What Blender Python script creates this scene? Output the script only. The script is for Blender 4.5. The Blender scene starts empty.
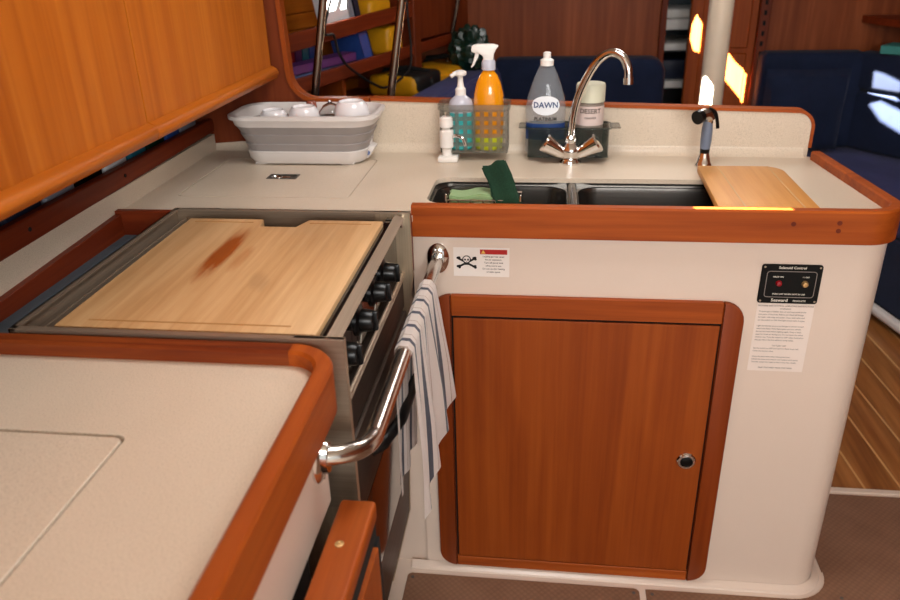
import bpy, bmesh, math, random
from mathutils import Vector, Matrix
random.seed(7)
S = bpy.context.scene
COL = S.collection
PI = math.pi

# ------------------------------------------------------------------ colour / materials
def lin(h):
    h = h.lstrip('#')
    o = []
    for i in (0, 2, 4):
        c = int(h[i:i+2], 16) / 255
        o.append(c / 12.92 if c <= .04045 else ((c + .055) / 1.055) ** 2.4)
    return (o[0], o[1], o[2], 1)

def base_mat(name):
    m = bpy.data.materials.new(name); m.use_nodes = True
    nt = m.node_tree
    return m, nt, nt.nodes['Principled BSDF']

def N(nt, t, **kw):
    n = nt.nodes.new(t)
    for k, v in kw.items():
        setattr(n, k, v)
    return n

def coords(nt, scale, rot=(0, 0, 0)):
    tc = N(nt, 'ShaderNodeTexCoord'); mp = N(nt, 'ShaderNodeMapping')
    mp.inputs['Scale'].default_value = scale
    mp.inputs['Rotation'].default_value = rot
    nt.links.new(tc.outputs['Object'], mp.inputs['Vector'])
    return mp.outputs['Vector']

def noise(nt, vec, scale, detail=4, rough=.55, dist=0):
    n = N(nt, 'ShaderNodeTexNoise')
    n.inputs['Scale'].default_value = scale; n.inputs['Detail'].default_value = detail
    n.inputs['Roughness'].default_value = rough; n.inputs['Distortion'].default_value = dist
    nt.links.new(vec, n.inputs['Vector'])
    return n.outputs['Fac']

def ramp(nt, fac, stops):
    r = N(nt, 'ShaderNodeValToRGB')
    e = r.color_ramp.elements
    while len(e) < len(stops):
        e.new(.5)
    for i, (p, c) in enumerate(stops):
        e[i].position = p; e[i].color = c
    nt.links.new(fac, r.inputs['Fac'])
    return r.outputs['Color']

def mix(nt, fac, a, b, mode='MIX'):
    n = N(nt, 'ShaderNodeMix', data_type='RGBA', blend_type=mode)
    if isinstance(fac, float): n.inputs[0].default_value = fac
    else: nt.links.new(fac, n.inputs[0])
    for k, v in ((6, a), (7, b)):
        if isinstance(v, tuple): n.inputs[k].default_value = v
        else: nt.links.new(v, n.inputs[k])
    return n.outputs[2]

def bump(nt, b, fac, strength, dist=.001):
    n = N(nt, 'ShaderNodeBump')
    n.inputs['Strength'].default_value = strength; n.inputs['Distance'].default_value = dist
    nt.links.new(fac, n.inputs['Height'])
    nt.links.new(n.outputs['Normal'], b.inputs['Normal'])

def plain(name, hexc, rough=.5, metal=0, coat=0, vary=.06, nscale=25, trans=0, ior=1.45, alpha=1, spec=None):
    m, nt, b = base_mat(name)
    c = lin(hexc)
    v = coords(nt, (1, 1, 1))
    f = noise(nt, v, nscale, 3)
    d = tuple(x * (1 - vary) for x in c[:3]) + (1,)
    l = tuple(min(1, x * (1 + vary)) for x in c[:3]) + (1,)
    nt.links.new(ramp(nt, f, [(.3, d), (.7, l)]), b.inputs['Base Color'])
    b.inputs['Roughness'].default_value = rough
    b.inputs['Metallic'].default_value = metal
    b.inputs['Coat Weight'].default_value = coat
    b.inputs['Transmission Weight'].default_value = trans
    b.inputs['IOR'].default_value = ior
    b.inputs['Alpha'].default_value = alpha
    if spec is not None: b.inputs['Specular IOR Level'].default_value = spec
    return m

def wood(name, dark, mid, light, axis='z', fine=70, long=2.2, rough=.5, coat=.05, contrast=1.0, rot=(0, 0, 0)):
    m, nt, b = base_mat(name)
    sc = {'x': (long, fine, fine), 'y': (fine, long, fine), 'z': (fine, fine, long)}[axis]
    v = coords(nt, sc, rot)
    f1 = noise(nt, v, 1.0, 5, .6, .4)
    sc2 = tuple(s * .16 if s > 10 else s * .6 for s in sc)
    v2 = coords(nt, sc2, rot)
    f2 = noise(nt, v2, 1.0, 4, .5, 1.2)
    c1 = ramp(nt, f1, [(.5 - .2 / contrast, lin(dark)), (.5, lin(mid)), (.5 + .2 / contrast, lin(light))])
    c2 = ramp(nt, f2, [(.3, lin(dark)), (.55, lin(mid)), (.75, lin(light))])
    nt.links.new(mix(nt, .5, c1, c2), b.inputs['Base Color'])
    b.inputs['Roughness'].default_value = rough
    b.inputs['Specular IOR Level'].default_value = .2
    b.inputs['Coat Weight'].default_value = coat
    b.inputs['Coat Roughness'].default_value = .25
    bump(nt, b, f1, .12, .0006)
    return m

def speckle(name, base, dk, lt, rough=.35, scale=900, amount=.5, coat=.15):
    m, nt, b = base_mat(name)
    v = coords(nt, (1, 1, 1))
    f = noise(nt, v, scale, 2, .7)
    g = noise(nt, v, 9, 3)
    c = ramp(nt, f, [(.34, lin(dk)), (.47, lin(base)), (.6, lin(base)), (.72, lin(lt))])
    c2 = mix(nt, amount, lin(base), c)
    c3 = mix(nt, .06, c2, ramp(nt, g, [(.3, lin(dk)), (.7, lin(lt))]))
    nt.links.new(c3, b.inputs['Base Color'])
    b.inputs['Roughness'].default_value = rough
    b.inputs['Coat Weight'].default_value = coat
    b.inputs['Coat Roughness'].default_value = .3
    return m

def steel(name, hexc='#b9b2a8', rough=.25, axis=None, streak=.25, metal=1):
    m, nt, b = base_mat(name)
    b.inputs['Metallic'].default_value = metal
    sc = {'x': (3, 400, 400), 'y': (400, 3, 400), 'z': (400, 400, 3), None: (60, 60, 60)}[axis]
    v = coords(nt, sc)
    f = noise(nt, v, 1, 3)
    c = lin(hexc); d = tuple(x * (1 - streak) for x in c[:3]) + (1,)
    nt.links.new(ramp(nt, f, [(.3, d), (.7, c)]), b.inputs['Base Color'])
    r = N(nt, 'ShaderNodeMapRange')
    r.inputs['To Min'].default_value = rough * .8; r.inputs['To Max'].default_value = rough * 1.25
    nt.links.new(f, r.inputs['Value']); nt.links.new(r.outputs['Result'], b.inputs['Roughness'])
    return m

def fabric(name, dark, light, scale=500, rough=.9):
    m, nt, b = base_mat(name)
    v = coords(nt, (1, 1, 1))
    f = noise(nt, v, scale, 2); g = noise(nt, v, 8, 3)
    c = mix(nt, .5, ramp(nt, f, [(.3, lin(dark)), (.7, lin(light))]), ramp(nt, g, [(.3, lin(dark)), (.7, lin(light))]))
    nt.links.new(c, b.inputs['Base Color'])
    b.inputs['Roughness'].default_value = rough
    b.inputs['Sheen Weight'].default_value = .06
    b.inputs['Specular IOR Level'].default_value = .15
    bump(nt, b, f, .3, .001)
    return m

def glassy(name, hexc, rough=.05, ior=1.35, alpha=1.0):
    m, nt, b = base_mat(name)
    b.inputs['Base Color'].default_value = lin(hexc)
    v = coords(nt, (1, 1, 1)); f = noise(nt, v, 30, 2)
    nt.links.new(ramp(nt, f, [(0, lin(hexc)), (1, lin(hexc))]), b.inputs['Base Color'])
    b.inputs['Roughness'].default_value = rough
    b.inputs['Transmission Weight'].default_value = 1
    b.inputs['IOR'].default_value = ior
    b.inputs['Alpha'].default_value = alpha
    return m

M = {}
D, MI, L = '#7c330b', '#9e4812', '#b55c1d'
M['teak_x'] = wood('teak varnished along x', D, MI, L, 'x')
M['teak_y'] = wood('teak varnished along y', D, MI, L, 'y')
M['teak_z'] = wood('teak varnished upright', '#7c330a', '#92420f', '#a35118', 'z', fine=60, long=1.6)
M['latchgrey'] = plain('worn latch metal', '#5a544c', .4, metal=.5)
M['polesteel'] = steel('dull pole steel', '#8b7d70', .22, None, .1)
M['teak_stile'] = wood('darker teak stile', '#6a2707', '#80350a', '#924313', 'z', fine=60, long=1.6)
M['teak_rear'] = wood('dark reddish teak along x', '#571c08', '#743010', '#93491c', 'x', fine=90, long=3, contrast=1.3)  # darker, redder wood for the rear rail
M['teak_cab'] = wood('golden teak veneer', '#95480b', '#b26016', '#c67626', 'z', fine=40, long=1.2, rough=.42)
M['teak_caby'] = wood('golden teak rail', '#95480b', '#b26016', '#c67626', 'y', fine=40, long=1.2, rough=.42)
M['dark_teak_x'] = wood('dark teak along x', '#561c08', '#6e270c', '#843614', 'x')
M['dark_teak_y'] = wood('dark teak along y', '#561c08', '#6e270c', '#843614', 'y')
M['dark_teak_z'] = wood('dark teak upright', '#561f0b', '#6c2c10', '#823c1a', 'z', fine=45)
M['bulk_z'] = wood('bulkhead teak veneer', '#6a3014', '#82401e', '#a0582f', 'z', fine=35, long=1.3)
M['cream'] = speckle('cream gelcoat', '#dfcbbb', '#d6bfac', '#e8d6c8', rough=.28, scale=300, amount=.15, coat=.3)
M['counter'] = speckle('speckled cream laminate', '#d5c5b0', '#ab9b86', '#e8dacb', rough=.34, scale=520, amount=.7)
M['groove'] = plain('dark groove', '#6b5a45', .8)
M['black'] = plain('black plastic', '#060607', .3, spec=.35)
M['blackgloss'] = plain('black gloss enamel', '#08080a', .08, coat=.6)
M['darkgap'] = plain('black gap', '#0a0806', .9)
M['greyliner'] = plain('blue grey liner', '#4d5960', .45)
M['steel_x'] = steel('brushed steel x', '#b7a48f', .40, 'x', .2, .72)
M['steel_y'] = steel('brushed steel y', '#b49f8a', .40, 'y', .2, .72)
M['steel_z'] = steel('brushed steel z', '#c6b297', .40, 'z', .2, .7)
M['sinksteel'] = steel('satin sink steel', '#7d7a76', .22, 'x', .2, .95)
M['darksteel'] = steel('dark oven steel', '#41332a', .42, 'y', .2, .5)
M['chrome'] = steel('polished chrome', '#e4e2e0', .06, None, .03)
M['rail'] = steel('polished stainless tube', '#d4cfc8', .19, None, .08)
M['navy'] = fabric('navy settee cloth', '#131a2c', '#212b46')
M['navy2'] = fabric('navy seat cloth', '#2a2e56', '#3b4072')
M['white'] = plain('white plastic', '#e8e4de', .35, vary=.02)
M['mugwhite'] = plain('white china', '#e6e4e6', .15, coat=.5, vary=.02)
M['tubwhite'] = plain('tub pale plastic', '#d6d0cc', .4, vary=.02)
M['tubgrey'] = plain('tub grey rubber', '#97918f', .55, vary=.04)
M['postcream'] = plain('cream painted post', '#d8c7b0', .35, vary=.02)
M['glass'] = glassy('clear glass', '#f6f8f8', .02, 1.45)
M['smokeplastic'] = plain('smoky plastic', '#77746a', .15, alpha=.36, vary=.02)
M['darkplastic'] = plain('dark smoky plastic', '#2e3630', .12, alpha=.45, vary=.02)
M['clearplastic'] = plain('clear bottle plastic', '#a9afb5', .06, alpha=.27, coat=.6, vary=.02)
M['frost'] = plain('frosted bottle plastic', '#d5d6e2', .2, trans=.25, vary=.02)
M['turq'] = plain('turquoise soap', '#3fc3c4', .15, trans=.15, coat=.4, vary=.02)
M['orange'] = plain('orange cleaner', '#f09a10', .12, trans=.12, coat=.6, vary=.03)
M['yellowgreen'] = plain('yellow green label foot', '#c9cf1c', .3)
M['shaker'] = plain('speckled shaker body', '#8e8378', .4, vary=.3, nscale=300)
M['shakercap'] = plain('cream shaker cap', '#d9d8c0', .45, vary=.02)
M['label_pink'] = plain('pale label paper', '#d7c4bd', .5, vary=.03)
M['label_white'] = plain('label white', '#e9edf2', .35, vary=.01)
M['label_blue'] = plain('label navy blue', '#1e3c72', .3)
M['ink'] = plain('black ink', '#17130f', .7)
M['greyink'] = plain('grey print', '#8b8079', .8)
M['brownink'] = plain('dark grey print', '#5c524b', .8)
M['redink'] = plain('red banner', '#b11612', .5, vary=.02)
M['yellowink'] = plain('yellow triangle', '#e8b95a', .5)
M['whiteink'] = plain('white print', '#e6dfd0', .6, vary=.01)
M['sticker'] = plain('sticker film', '#eee4dc', .35, vary=.01)
M['paper'] = plain('instruction paper', '#eadbd0', .45, vary=.015)
M['panelblack'] = plain('panel black', '#0b0a08', .55, spec=.2)
M['redled'] = plain('red lamp lens', '#8d0d18', .15, coat=.5)
M['brass'] = plain('brass button', '#c9a069', .3, metal=.6)
M['spongegreen'] = fabric('dark green scourer', '#12261a', '#1f3d2b', 300)
M['spongeyellow'] = fabric('pale yellow green sponge', '#a3a17a', '#b9b692', 200)
M['spongescour'] = fabric('light green scourer', '#7f9c6c', '#93ad80', 300)
M['teal'] = plain('teal book cloth', '#3f8c84', .6)
M['purple'] = plain('purple book', '#5d2d6c', .5)
M['bluegrey'] = plain('blue grey book', '#5a6b95', .5)
M['red'] = plain('red book', '#a02030', .5)
M['pink'] = plain('pink book', '#b8709a', .5)
M['bluebk'] = plain('blue book', '#2c4f9c', .4)
M['tealbk'] = plain('teal spine', '#1f6f86', .4)
M['whitebk'] = plain('white book', '#e6eaee', .4, vary=.02)
M['greybk'] = plain('grey book', '#8b8d99', .5)
M['darkbk'] = plain('dark book', '#1a2238', .5)
M['tan'] = plain('tan book', '#c59a68', .6)
M['pages'] = plain('book pages', '#ded6c6', .8)
M['yellowbag'] = plain('yellow dry bag', '#d99a12', .4)
M['greenfoil'] = plain('dark green shiny bag', '#07281d', .3, coat=.2)
M['rubber'] = plain('black rubber', '#101010', .6)
M['spraygrey'] = plain('blue grey hose handle', '#707c90', .3, vary=.05)
M['amber'] = plain('amber glass stopper', '#8a4a3a', .15, coat=.5)
M['ceiling'] = plain('cream headliner', '#e4dac8', .7, vary=.02)

def mat_cutting(name, stain=False, tone=('#a97c4b', '#c39868', '#d6b182')):
    m, nt, b = base_mat(name)
    v = coords(nt, (70, 3, 70)); f = noise(nt, v, 1, 5, .6, .3)
    v2 = coords(nt, (9, 1.1, 9)); g = noise(nt, v2, 1, 3, .5, .5)
    c = mix(nt, .5, ramp(nt, f, [(.3, lin(tone[0])), (.5, lin(tone[1])), (.7, lin(tone[2]))]),
            ramp(nt, g, [(.3, lin(tone[0])), (.5, lin(tone[1])), (.7, lin(tone[2]))]))
    if stain:
        def blob(cx, cy, rx, ry, ang, strength, col, c):
            tc = N(nt, 'ShaderNodeTexCoord'); mp = N(nt, 'ShaderNodeMapping', vector_type='TEXTURE')
            mp.inputs['Location'].default_value = (cx, cy, .012); mp.inputs['Rotation'].default_value = (0, 0, ang)
            mp.inputs['Scale'].default_value = (rx, ry, 1)
            nt.links.new(tc.outputs['Object'], mp.inputs['Vector'])
            gr = N(nt, 'ShaderNodeTexGradient', gradient_type='SPHERICAL')
            nt.links.new(mp.outputs['Vector'], gr.inputs['Vector'])
            vv = coords(nt, (90, 9, 90)); nn = noise(nt, vv, 1, 4)
            mu = N(nt, 'ShaderNodeMath', operation='MULTIPLY')
            nt.links.new(gr.outputs['Fac'], mu.inputs[0]); nt.links.new(nn, mu.inputs[1])
            mr = N(nt, 'ShaderNodeMapRange'); mr.inputs['From Min'].default_value = .05
            mr.inputs['From Max'].default_value = .27; mr.inputs['To Max'].default_value = strength
            nt.links.new(mu.outputs[0], mr.inputs['Value'])
            return mix(nt, mr.outputs['Result'], c, lin(col))
        c = blob(-.052, .055, .024, .15, .02, 1.0, '#93480f', c)
        c = blob(-.012, .03, .014, .07, .0, .5, '#a8672e', c)
        c = blob(.05, -.06, .02, .05, .3, .3, '#8a6a48', c)
    nt.links.new(c, b.inputs['Base Color'])
    b.inputs['Roughness'].default_value = .5
    bump(nt, b, f, .08, .0005)
    return m
M['board'] = mat_cutting('bamboo cutting board', True)
M['board2'] = mat_cutting('golden sink board', False, ('#bd7f3c', '#cc8f49', '#d69d58'))
M['boardgroove'] = plain('groove shade brown', '#a67844', .6)

def mat_towel():
    m, nt, b = base_mat('striped towel cotton')
    uv = N(nt, 'ShaderNodeUVMap')
    sep = N(nt, 'ShaderNodeSeparateXYZ'); nt.links.new(uv.outputs['UV'], sep.inputs[0])
    mu = N(nt, 'ShaderNodeMath', operation='MULTIPLY'); mu.inputs[1].default_value = 5.3
    nt.links.new(sep.outputs[0], mu.inputs[0])
    fr = N(nt, 'ShaderNodeMath', operation='FRACT'); nt.links.new(mu.outputs[0], fr.inputs[0])
    r = N(nt, 'ShaderNodeValToRGB'); r.color_ramp.interpolation = 'CONSTANT'
    W, B_, O = lin('#fff3ec'), lin('#272d4c'), lin('#c4a592')
    st = [(0, W), (.36, B_), (.56, W), (.80, O), (.83, W)]
    e = r.color_ramp.elements
    while len(e) < len(st): e.new(.5)
    for i, (p, c) in enumerate(st): e[i].position = p; e[i].color = c
    nt.links.new(fr.outputs[0], r.inputs['Fac'])
    v = coords(nt, (1, 1, 1)); f = noise(nt, v, 700, 2)
    nt.links.new(mix(nt, .12, r.outputs['Color'], ramp(nt, f, [(.3, lin('#9a9088')), (.7, lin('#ffffff'))])), b.inputs['Base Color'])
    b.inputs['Roughness'].default_value = .95; b.inputs['Sheen Weight'].default_value = .3
    bump(nt, b, f, .4, .001)
    return m
M['towel'] = mat_towel()

def mat_sole():
    m, nt, b = base_mat('teak and holly sole')
    v = coords(nt, (1, 1, 1), (0, 0, math.radians(-4)))
    sep = N(nt, 'ShaderNodeSeparateXYZ'); nt.links.new(v, sep.inputs[0])
    mu = N(nt, 'ShaderNodeMath', operation='MULTIPLY'); mu.inputs[1].default_value = 1 / .098
    nt.links.new(sep.outputs[0], mu.inputs[0])
    fr = N(nt, 'ShaderNodeMath', operation='FRACT'); nt.links.new(mu.outputs[0], fr.inputs[0])
    r = N(nt, 'ShaderNodeValToRGB'); r.color_ramp.interpolation = 'CONSTANT'
    e = r.color_ramp.elements; e[0].color = (0, 0, 0, 1); e[1].position = .93; e[1].color = (1, 1, 1, 1)
    nt.links.new(fr.outputs[0], r.inputs['Fac'])
    vw = coords(nt, (40, 2, 40)); f = noise(nt, vw, 1, 5)
    wd = ramp(nt, f, [(.3, lin('#7c4720')), (.5, lin('#98602f')), (.7, lin('#ae733d'))])
    nt.links.new(mix(nt, r.outputs['Color'], wd, lin('#cfa068')), b.inputs['Base Color'])
    b.inputs['Roughness'].default_value = .35; b.inputs['Coat Weight'].default_value = .3
    return m
M['sole'] = mat_sole()

def mat_nonskid():
    m, nt, b = base_mat('anti slip sole tread')
    v = coords(nt, (1, 1, 1), (0, 0, math.radians(45)))
    vo = N(nt, 'ShaderNodeTexVoronoi'); vo.inputs['Scale'].default_value = 90; vo.inputs['Randomness'].default_value = 0
    nt.links.new(v, vo.inputs['Vector'])
    g = noise(nt, v, 14, 4)
    c = mix(nt, .45, ramp(nt, vo.outputs['Distance'], [(.1, lin('#8a6248')), (.6, lin('#714b35'))]),
            ramp(nt, g, [(.3, lin('#72503a')), (.7, lin('#8a664e'))]))
    nt.links.new(c, b.inputs['Base Color']); b.inputs['Roughness'].default_value = .7
    bump(nt, b, vo.outputs['Distance'], .5, .002)
    return m
M['nonskid'] = mat_nonskid()

# ------------------------------------------------------------------ mesh helpers
def BM(): return bmesh.new()

def box(bm, x0, x1, y0, y1, z0, z1, bev=0, seg=1):
    t = bmesh.new()
    bmesh.ops.create_cube(t, size=1)
    bmesh.ops.scale(t, vec=(x1-x0, y1-y0, z1-z0), verts=t.verts)
    bmesh.ops.translate(t, vec=((x0+x1)/2, (y0+y1)/2, (z0+z1)/2), verts=t.verts)
    if bev: bmesh.ops.bevel(t, geom=t.edges[:], offset=bev, segments=seg, affect='EDGES', profile=.5)
    join(bm, t); return bm

def join(bm, t, mat=None):
    if mat is not None: t.transform(mat)
    me = bpy.data.meshes.new('tmp'); t.to_mesh(me); t.free(); bm.from_mesh(me); bpy.data.meshes.remove(me)

def prism(bm, poly, axis, a0, a1, bev=0, seg=2, holes=()):
    """polygon (list of 2D) extruded along axis; axis z:(x,y) y:(x,z) x:(y,z)"""
    t = bmesh.new()
    def P(p, a):
        return {'z': (p[0], p[1], a), 'y': (p[0], a, p[1]), 'x': (a, p[0], p[1])}[axis]
    loops = []
    es = []
    for lp in [poly] + list(holes):
        vs = [t.verts.new(P(p, a0)) for p in lp]
        loops.append(vs)
        for i in range(len(vs)): es.append(t.edges.new((vs[i], vs[(i+1) % len(vs)])))
    if holes:
        bmesh.ops.triangle_fill(t, use_beauty=True, use_dissolve=False, edges=es)
    else:
        t.faces.new(loops[0])
    faces = t.faces[:]
    r = bmesh.ops.extrude_face_region(t, geom=faces)
    nv = [g for g in r['geom'] if isinstance(g, bmesh.types.BMVert)]
    d = {'z': (0, 0, a1-a0), 'y': (0, a1-a0, 0), 'x': (a1-a0, 0, 0)}[axis]
    bmesh.ops.translate(t, vec=d, verts=nv)
    bmesh.ops.recalc_face_normals(t, faces=t.faces)
    if bev:
        eds = [e for e in t.edges if len(e.link_faces) == 2 and e.calc_face_angle(0) > .6]
        bmesh.ops.bevel(t, geom=eds, offset=bev, segments=seg, affect='EDGES', profile=.5)
    join(bm, t); return bm

def rrect(x0, x1, y0, y1, r, n=6, rs=None):
    out = []
    rr = rs or (r, r, r, r)
    for k, (cx, cy, a) in enumerate(((x1, y1, 0), (x0, y1, 90), (x0, y0, 180), (x1, y0, 270))):
        q = rr[k]
        if q <= 1e-6: out.append((cx, cy)); continue
        ox = cx - q if cx == x1 else cx + q
        oy = cy - q if cy == y1 else cy + q
        for i in range(n+1):
            t = math.radians(a + 90*i/n)
            out.append((ox+q*math.cos(t), oy+q*math.sin(t)))
    return out

def tube(bm, pts, r, seg=12, cap=True, closed=False):
    pts = [Vector(p) for p in pts]; n = len(pts)
    rr = r if isinstance(r, (list, tuple)) else [r]*n
    t0 = (pts[1]-pts[0]).normalized()
    u = t0.orthogonal().normalized()
    rings = []
    for i in range(n):
        if closed: t = (pts[(i+1) % n]-pts[i-1]).normalized()
        else: t = (pts[min(i+1, n-1)]-pts[max(i-1, 0)]).normalized()
        u = (u - t*u.dot(t)).normalized(); w = t.cross(u)
        rings.append([bm.verts.new(pts[i]+(u*math.cos(2*PI*k/seg)+w*math.sin(2*PI*k/seg))*rr[i]) for k in range(seg)])
    m = n if closed else n-1
    for i in range(m):
        a, b = rings[i], rings[(i+1) % n]
        for k in range(seg):
            bm.faces.new((a[k], a[(k+1) % seg], b[(k+1) % seg], b[k]))
    if cap and not closed:
        bm.faces.new(rings[0][::-1]); bm.faces.new(rings[-1])
    return bm

def smooth_path(pts, n=6):
    """Catmull-Rom resample"""
    P = [Vector(p) for p in pts]; out = []
    for i in range(len(P)-1):
        a, b, c, d = P[max(i-1, 0)], P[i], P[i+1], P[min(i+2, len(P)-1)]
        for k in range(n):
            t = k/n
            out.append(.5*((2*b)+(-a+c)*t+(2*a-5*b+4*c-d)*t*t+(-a+3*b-3*c+d)*t**3))
    out.append(P[-1]); return out

def lathe(bm, prof, c=(0, 0, 0), seg=28, sx=1, sy=1, mat=None, cap=True):
    t = bmesh.new()
    rings = []
    for r, z in prof:
        rings.append([t.verts.new((r*sx*math.cos(2*PI*k/seg), r*sy*math.sin(2*PI*k/seg), z)) for k in range(seg)])
    for a, b in zip(rings, rings[1:]):
        for k in range(seg):
            t.faces.new((a[k], a[(k+1) % seg], b[(k+1) % seg], b[k]))
    if cap:
        t.faces.new(rings[0][::-1]); t.faces.new(rings[-1])
    bmesh.ops.recalc_face_normals(t, faces=t.faces)
    join(bm, t, Matrix.Translation(c) @ (mat or Matrix.Identity(4)))
    return bm

def sweep(bm, path, prof, z=0, closed=False):
    """2D path in XY, profile [(offset to the right of travel, height)]"""
    n = len(path); P = [Vector((p[0], p[1])) for p in path]
    zs = [p[2] if len(p) > 2 else z for p in path]
    rings = []
    for i in range(n):
        if closed: t0, t1 = (P[i]-P[i-1]).normalized(), (P[(i+1) % n]-P[i]).normalized()
        else:
            t0 = (P[i]-P[i-1]).normalized() if i else (P[1]-P[0]).normalized()
            t1 = (P[i+1]-P[i]).normalized() if i < n-1 else t0
        b = (t0+t1).normalized(); nr = Vector((b.y, -b.x)); k = 1/max(.3, nr.dot(Vector((t1.y, -t1.x))))
        rings.append([bm.verts.new((P[i].x+nr.x*o*k, P[i].y+nr.y*o*k, zs[i]+h)) for o, h in prof])
    m = len(prof)
    for i in range(n if closed else n-1):
        a, b = rings[i], rings[(i+1) % n]
        for k in range(m):
            bm.faces.new((a[k], a[(k+1) % m], b[(k+1) % m], b[k]))
    if not closed:
        bm.faces.new(rings[0][::-1]); bm.faces.new(rings[-1])
    bmesh.ops.recalc_face_normals(bm, faces=bm.faces)
    return bm

def arc(cx, cy, r, a0, a1, n=8):
    return [(cx+r*math.cos(math.radians(a0+(a1-a0)*i/n)), cy+r*math.sin(math.radians(a0+(a1-a0)*i/n))) for i in range(n+1)]

def text(bm, s, size, mat, align='CENTER', wrap=None):
    cu = bpy.data.curves.new('t', 'FONT'); cu.body = s; cu.size = size; cu.align_x = align; cu.align_y = 'CENTER'
    cu.resolution_u = 2; cu.offset = size*.018
    o = bpy.data.objects.new('t', cu); COL.objects.link(o)
    dg = bpy.context.evaluated_depsgraph_get(); dg.update()
    me = bpy.data.meshes.new_from_object(o.evaluated_get(dg))
    bpy.data.objects.remove(o); bpy.data.curves.remove(cu)
    if wrap:
        for v in me.vertices:
            a = v.co.x/wrap
            v.co = Vector((wrap*math.sin(a), -wrap*math.cos(a), v.co.y))
    me.transform(mat); bm.from_mesh(me); bpy.data.meshes.remove(me)
    return bm

FRONT = Matrix.Rotation(PI/2, 4, 'X')       # text lying in XY -> facing -Y
def at_front(x, y, z): return Matrix.Translation((x, y, z)) @ FRONT

# ------------------------------------------------------------------ object helpers
ROOTW = {}
def wloc(o):
    return ROOTW.get(o.name, Vector((0, 0, 0)))

def obj(name, bm, mat, parent=None, smooth=True, local=False, label=None):
    me = bpy.data.meshes.new(name)
    bmesh.ops.recalc_face_normals(bm, faces=bm.faces) if False else None
    bm.to_mesh(me); bm.free()
    o = bpy.data.objects.new(name, me); COL.objects.link(o)
    if parent is not None:
        base = wloc(parent)
        if not local: me.transform(Matrix.Translation(-base))
        o.parent = parent; ROOTW[o.name] = base
    else:
        xs = [v.co for v in me.vertices]
        lo = Vector((min(v.x for v in xs), min(v.y for v in xs), min(v.z for v in xs)))
        hi = Vector((max(v.x for v in xs), max(v.y for v in xs), max(v.z for v in xs)))
        c = Vector(((lo.x+hi.x)/2, (lo.y+hi.y)/2, lo.z))
        me.transform(Matrix.Translation(-c)); o.location = c; ROOTW[o.name] = c
    me.materials.append(mat)
    if smooth:
        for p in me.polygons: p.use_smooth = True
        me.set_sharp_from_angle(angle=math.radians(35))
    if label: o['label'] = label
    return o

def thing(name, label, cat, loc=(0, 0, 0), group=None, rotz=0):
    o = bpy.data.objects.new(name, None); COL.objects.link(o)
    o.empty_display_size = .05
    o.location = loc; o.rotation_euler = (0, 0, rotz); ROOTW[o.name] = Vector(loc)
    o['label'] = label; o['category'] = cat
    if group: o['group'] = group
    return o

def tag(o, label, cat, group=None):
    o['label'] = label; o['category'] = cat
    if group: o['group'] = group
    return o

def struct(name, bm, mat, parent=None, smooth=False):
    o = obj(name, bm, mat, parent, smooth)
    if parent is None: o['kind'] = 'structure'
    return o

def dup(root, loc, rotz, label, group=None):
    r = root.copy(); COL.objects.link(r); r.location = loc; r.rotation_euler = (0, 0, rotz)
    r['label'] = label
    if group: r['group'] = group
    for ch in list(root.children):
        c = ch.copy(); COL.objects.link(c); c.parent = r
        for g in list(ch.children):
            d = g.copy(); COL.objects.link(d); d.parent = c
    return r

# ================================================================== CAMERA
ZC = 1.396
R = [[0.9924051712, 0.1204347730, -0.0250487844], [-0.0288579507, 0.4258808942, 0.9043189054], [-0.1195792408, 0.8967279016, -0.4261219025]]
cam = bpy.data.cameras.new('camera'); co = bpy.data.objects.new('camera', cam); COL.objects.link(co)
mw = Matrix(((R[0][0], R[1][0], -R[2][0], 0), (R[0][1], R[1][1], -R[2][1], 0), (R[0][2], R[1][2], -R[2][2], ZC), (0, 0, 0, 1)))
co.matrix_world = mw
cam.sensor_width = 36; cam.lens = 769.9/900*36; cam.clip_start = .02
cam.dof.use_dof = True; cam.dof.focus_distance = 1.45; cam.dof.aperture_fstop = 5.0
S.camera = co

# ================================================================== SETTING
SUN = Vector((-.12, .78, -.61)).normalized()
CEIL = 1.93
BY = 3.90                                     # forward bulkhead
def up_to_ceiling(p):
    p = Vector(p); t = (CEIL-p.z)/(-SUN.z); q = p-SUN*t
    return (q.x, q.y)
# added ceiling cutouts, shaped backwards from the sun patches they throw
patches = [
    [(.650, BY-.012, .93), (.652, BY-.012, 1.0), (.668, BY-.012, 1.045), (.70, BY-.012, 1.0), (.70, BY-.012, .87), (.67, BY-.012, .88)],
    [(.77, BY, .91), (.80, BY, .90), (.86, BY, .825), (.925, BY, .77), (.925, BY, .63), (.87, BY, .69), (.77, BY, .80)],
    [(.560, 2.97, .92), (.590, 2.97, .87), (.592, 2.97, .60), (.553, 2.97, .60)],
    [(1.432, 3.731, .811), (1.464, 3.687, .804), (1.510, 3.625, .78), (1.52, 3.612, .695), (1.438, 3.723, .725)],
    [(1.434, 3.728, .666), (1.466, 3.685, .688), (1.53, 3.597, .66), (1.545, 3.577, .56), (1.478, 3.669, .598)],
    [(.275, 1.400, .93), (.450, 1.400, .93), (.450, 1.414, .93), (.275, 1.414, .93)],
    [(-.800, 2.822, 1.165), (-.752, 2.955, 1.165), (-.742, 2.965, 1.30), (-.800, 2.822, 1.30)],
]
holes = [[up_to_ceiling(p) for p in pl] for pl in patches]
struct('ceiling', prism(BM(), [(-1.7, -4.2), (2.9, -4.2), (2.9, 4.6), (-1.7, 4.6)], 'z', CEIL, CEIL+.006, holes=holes), M['ceiling'])

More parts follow.
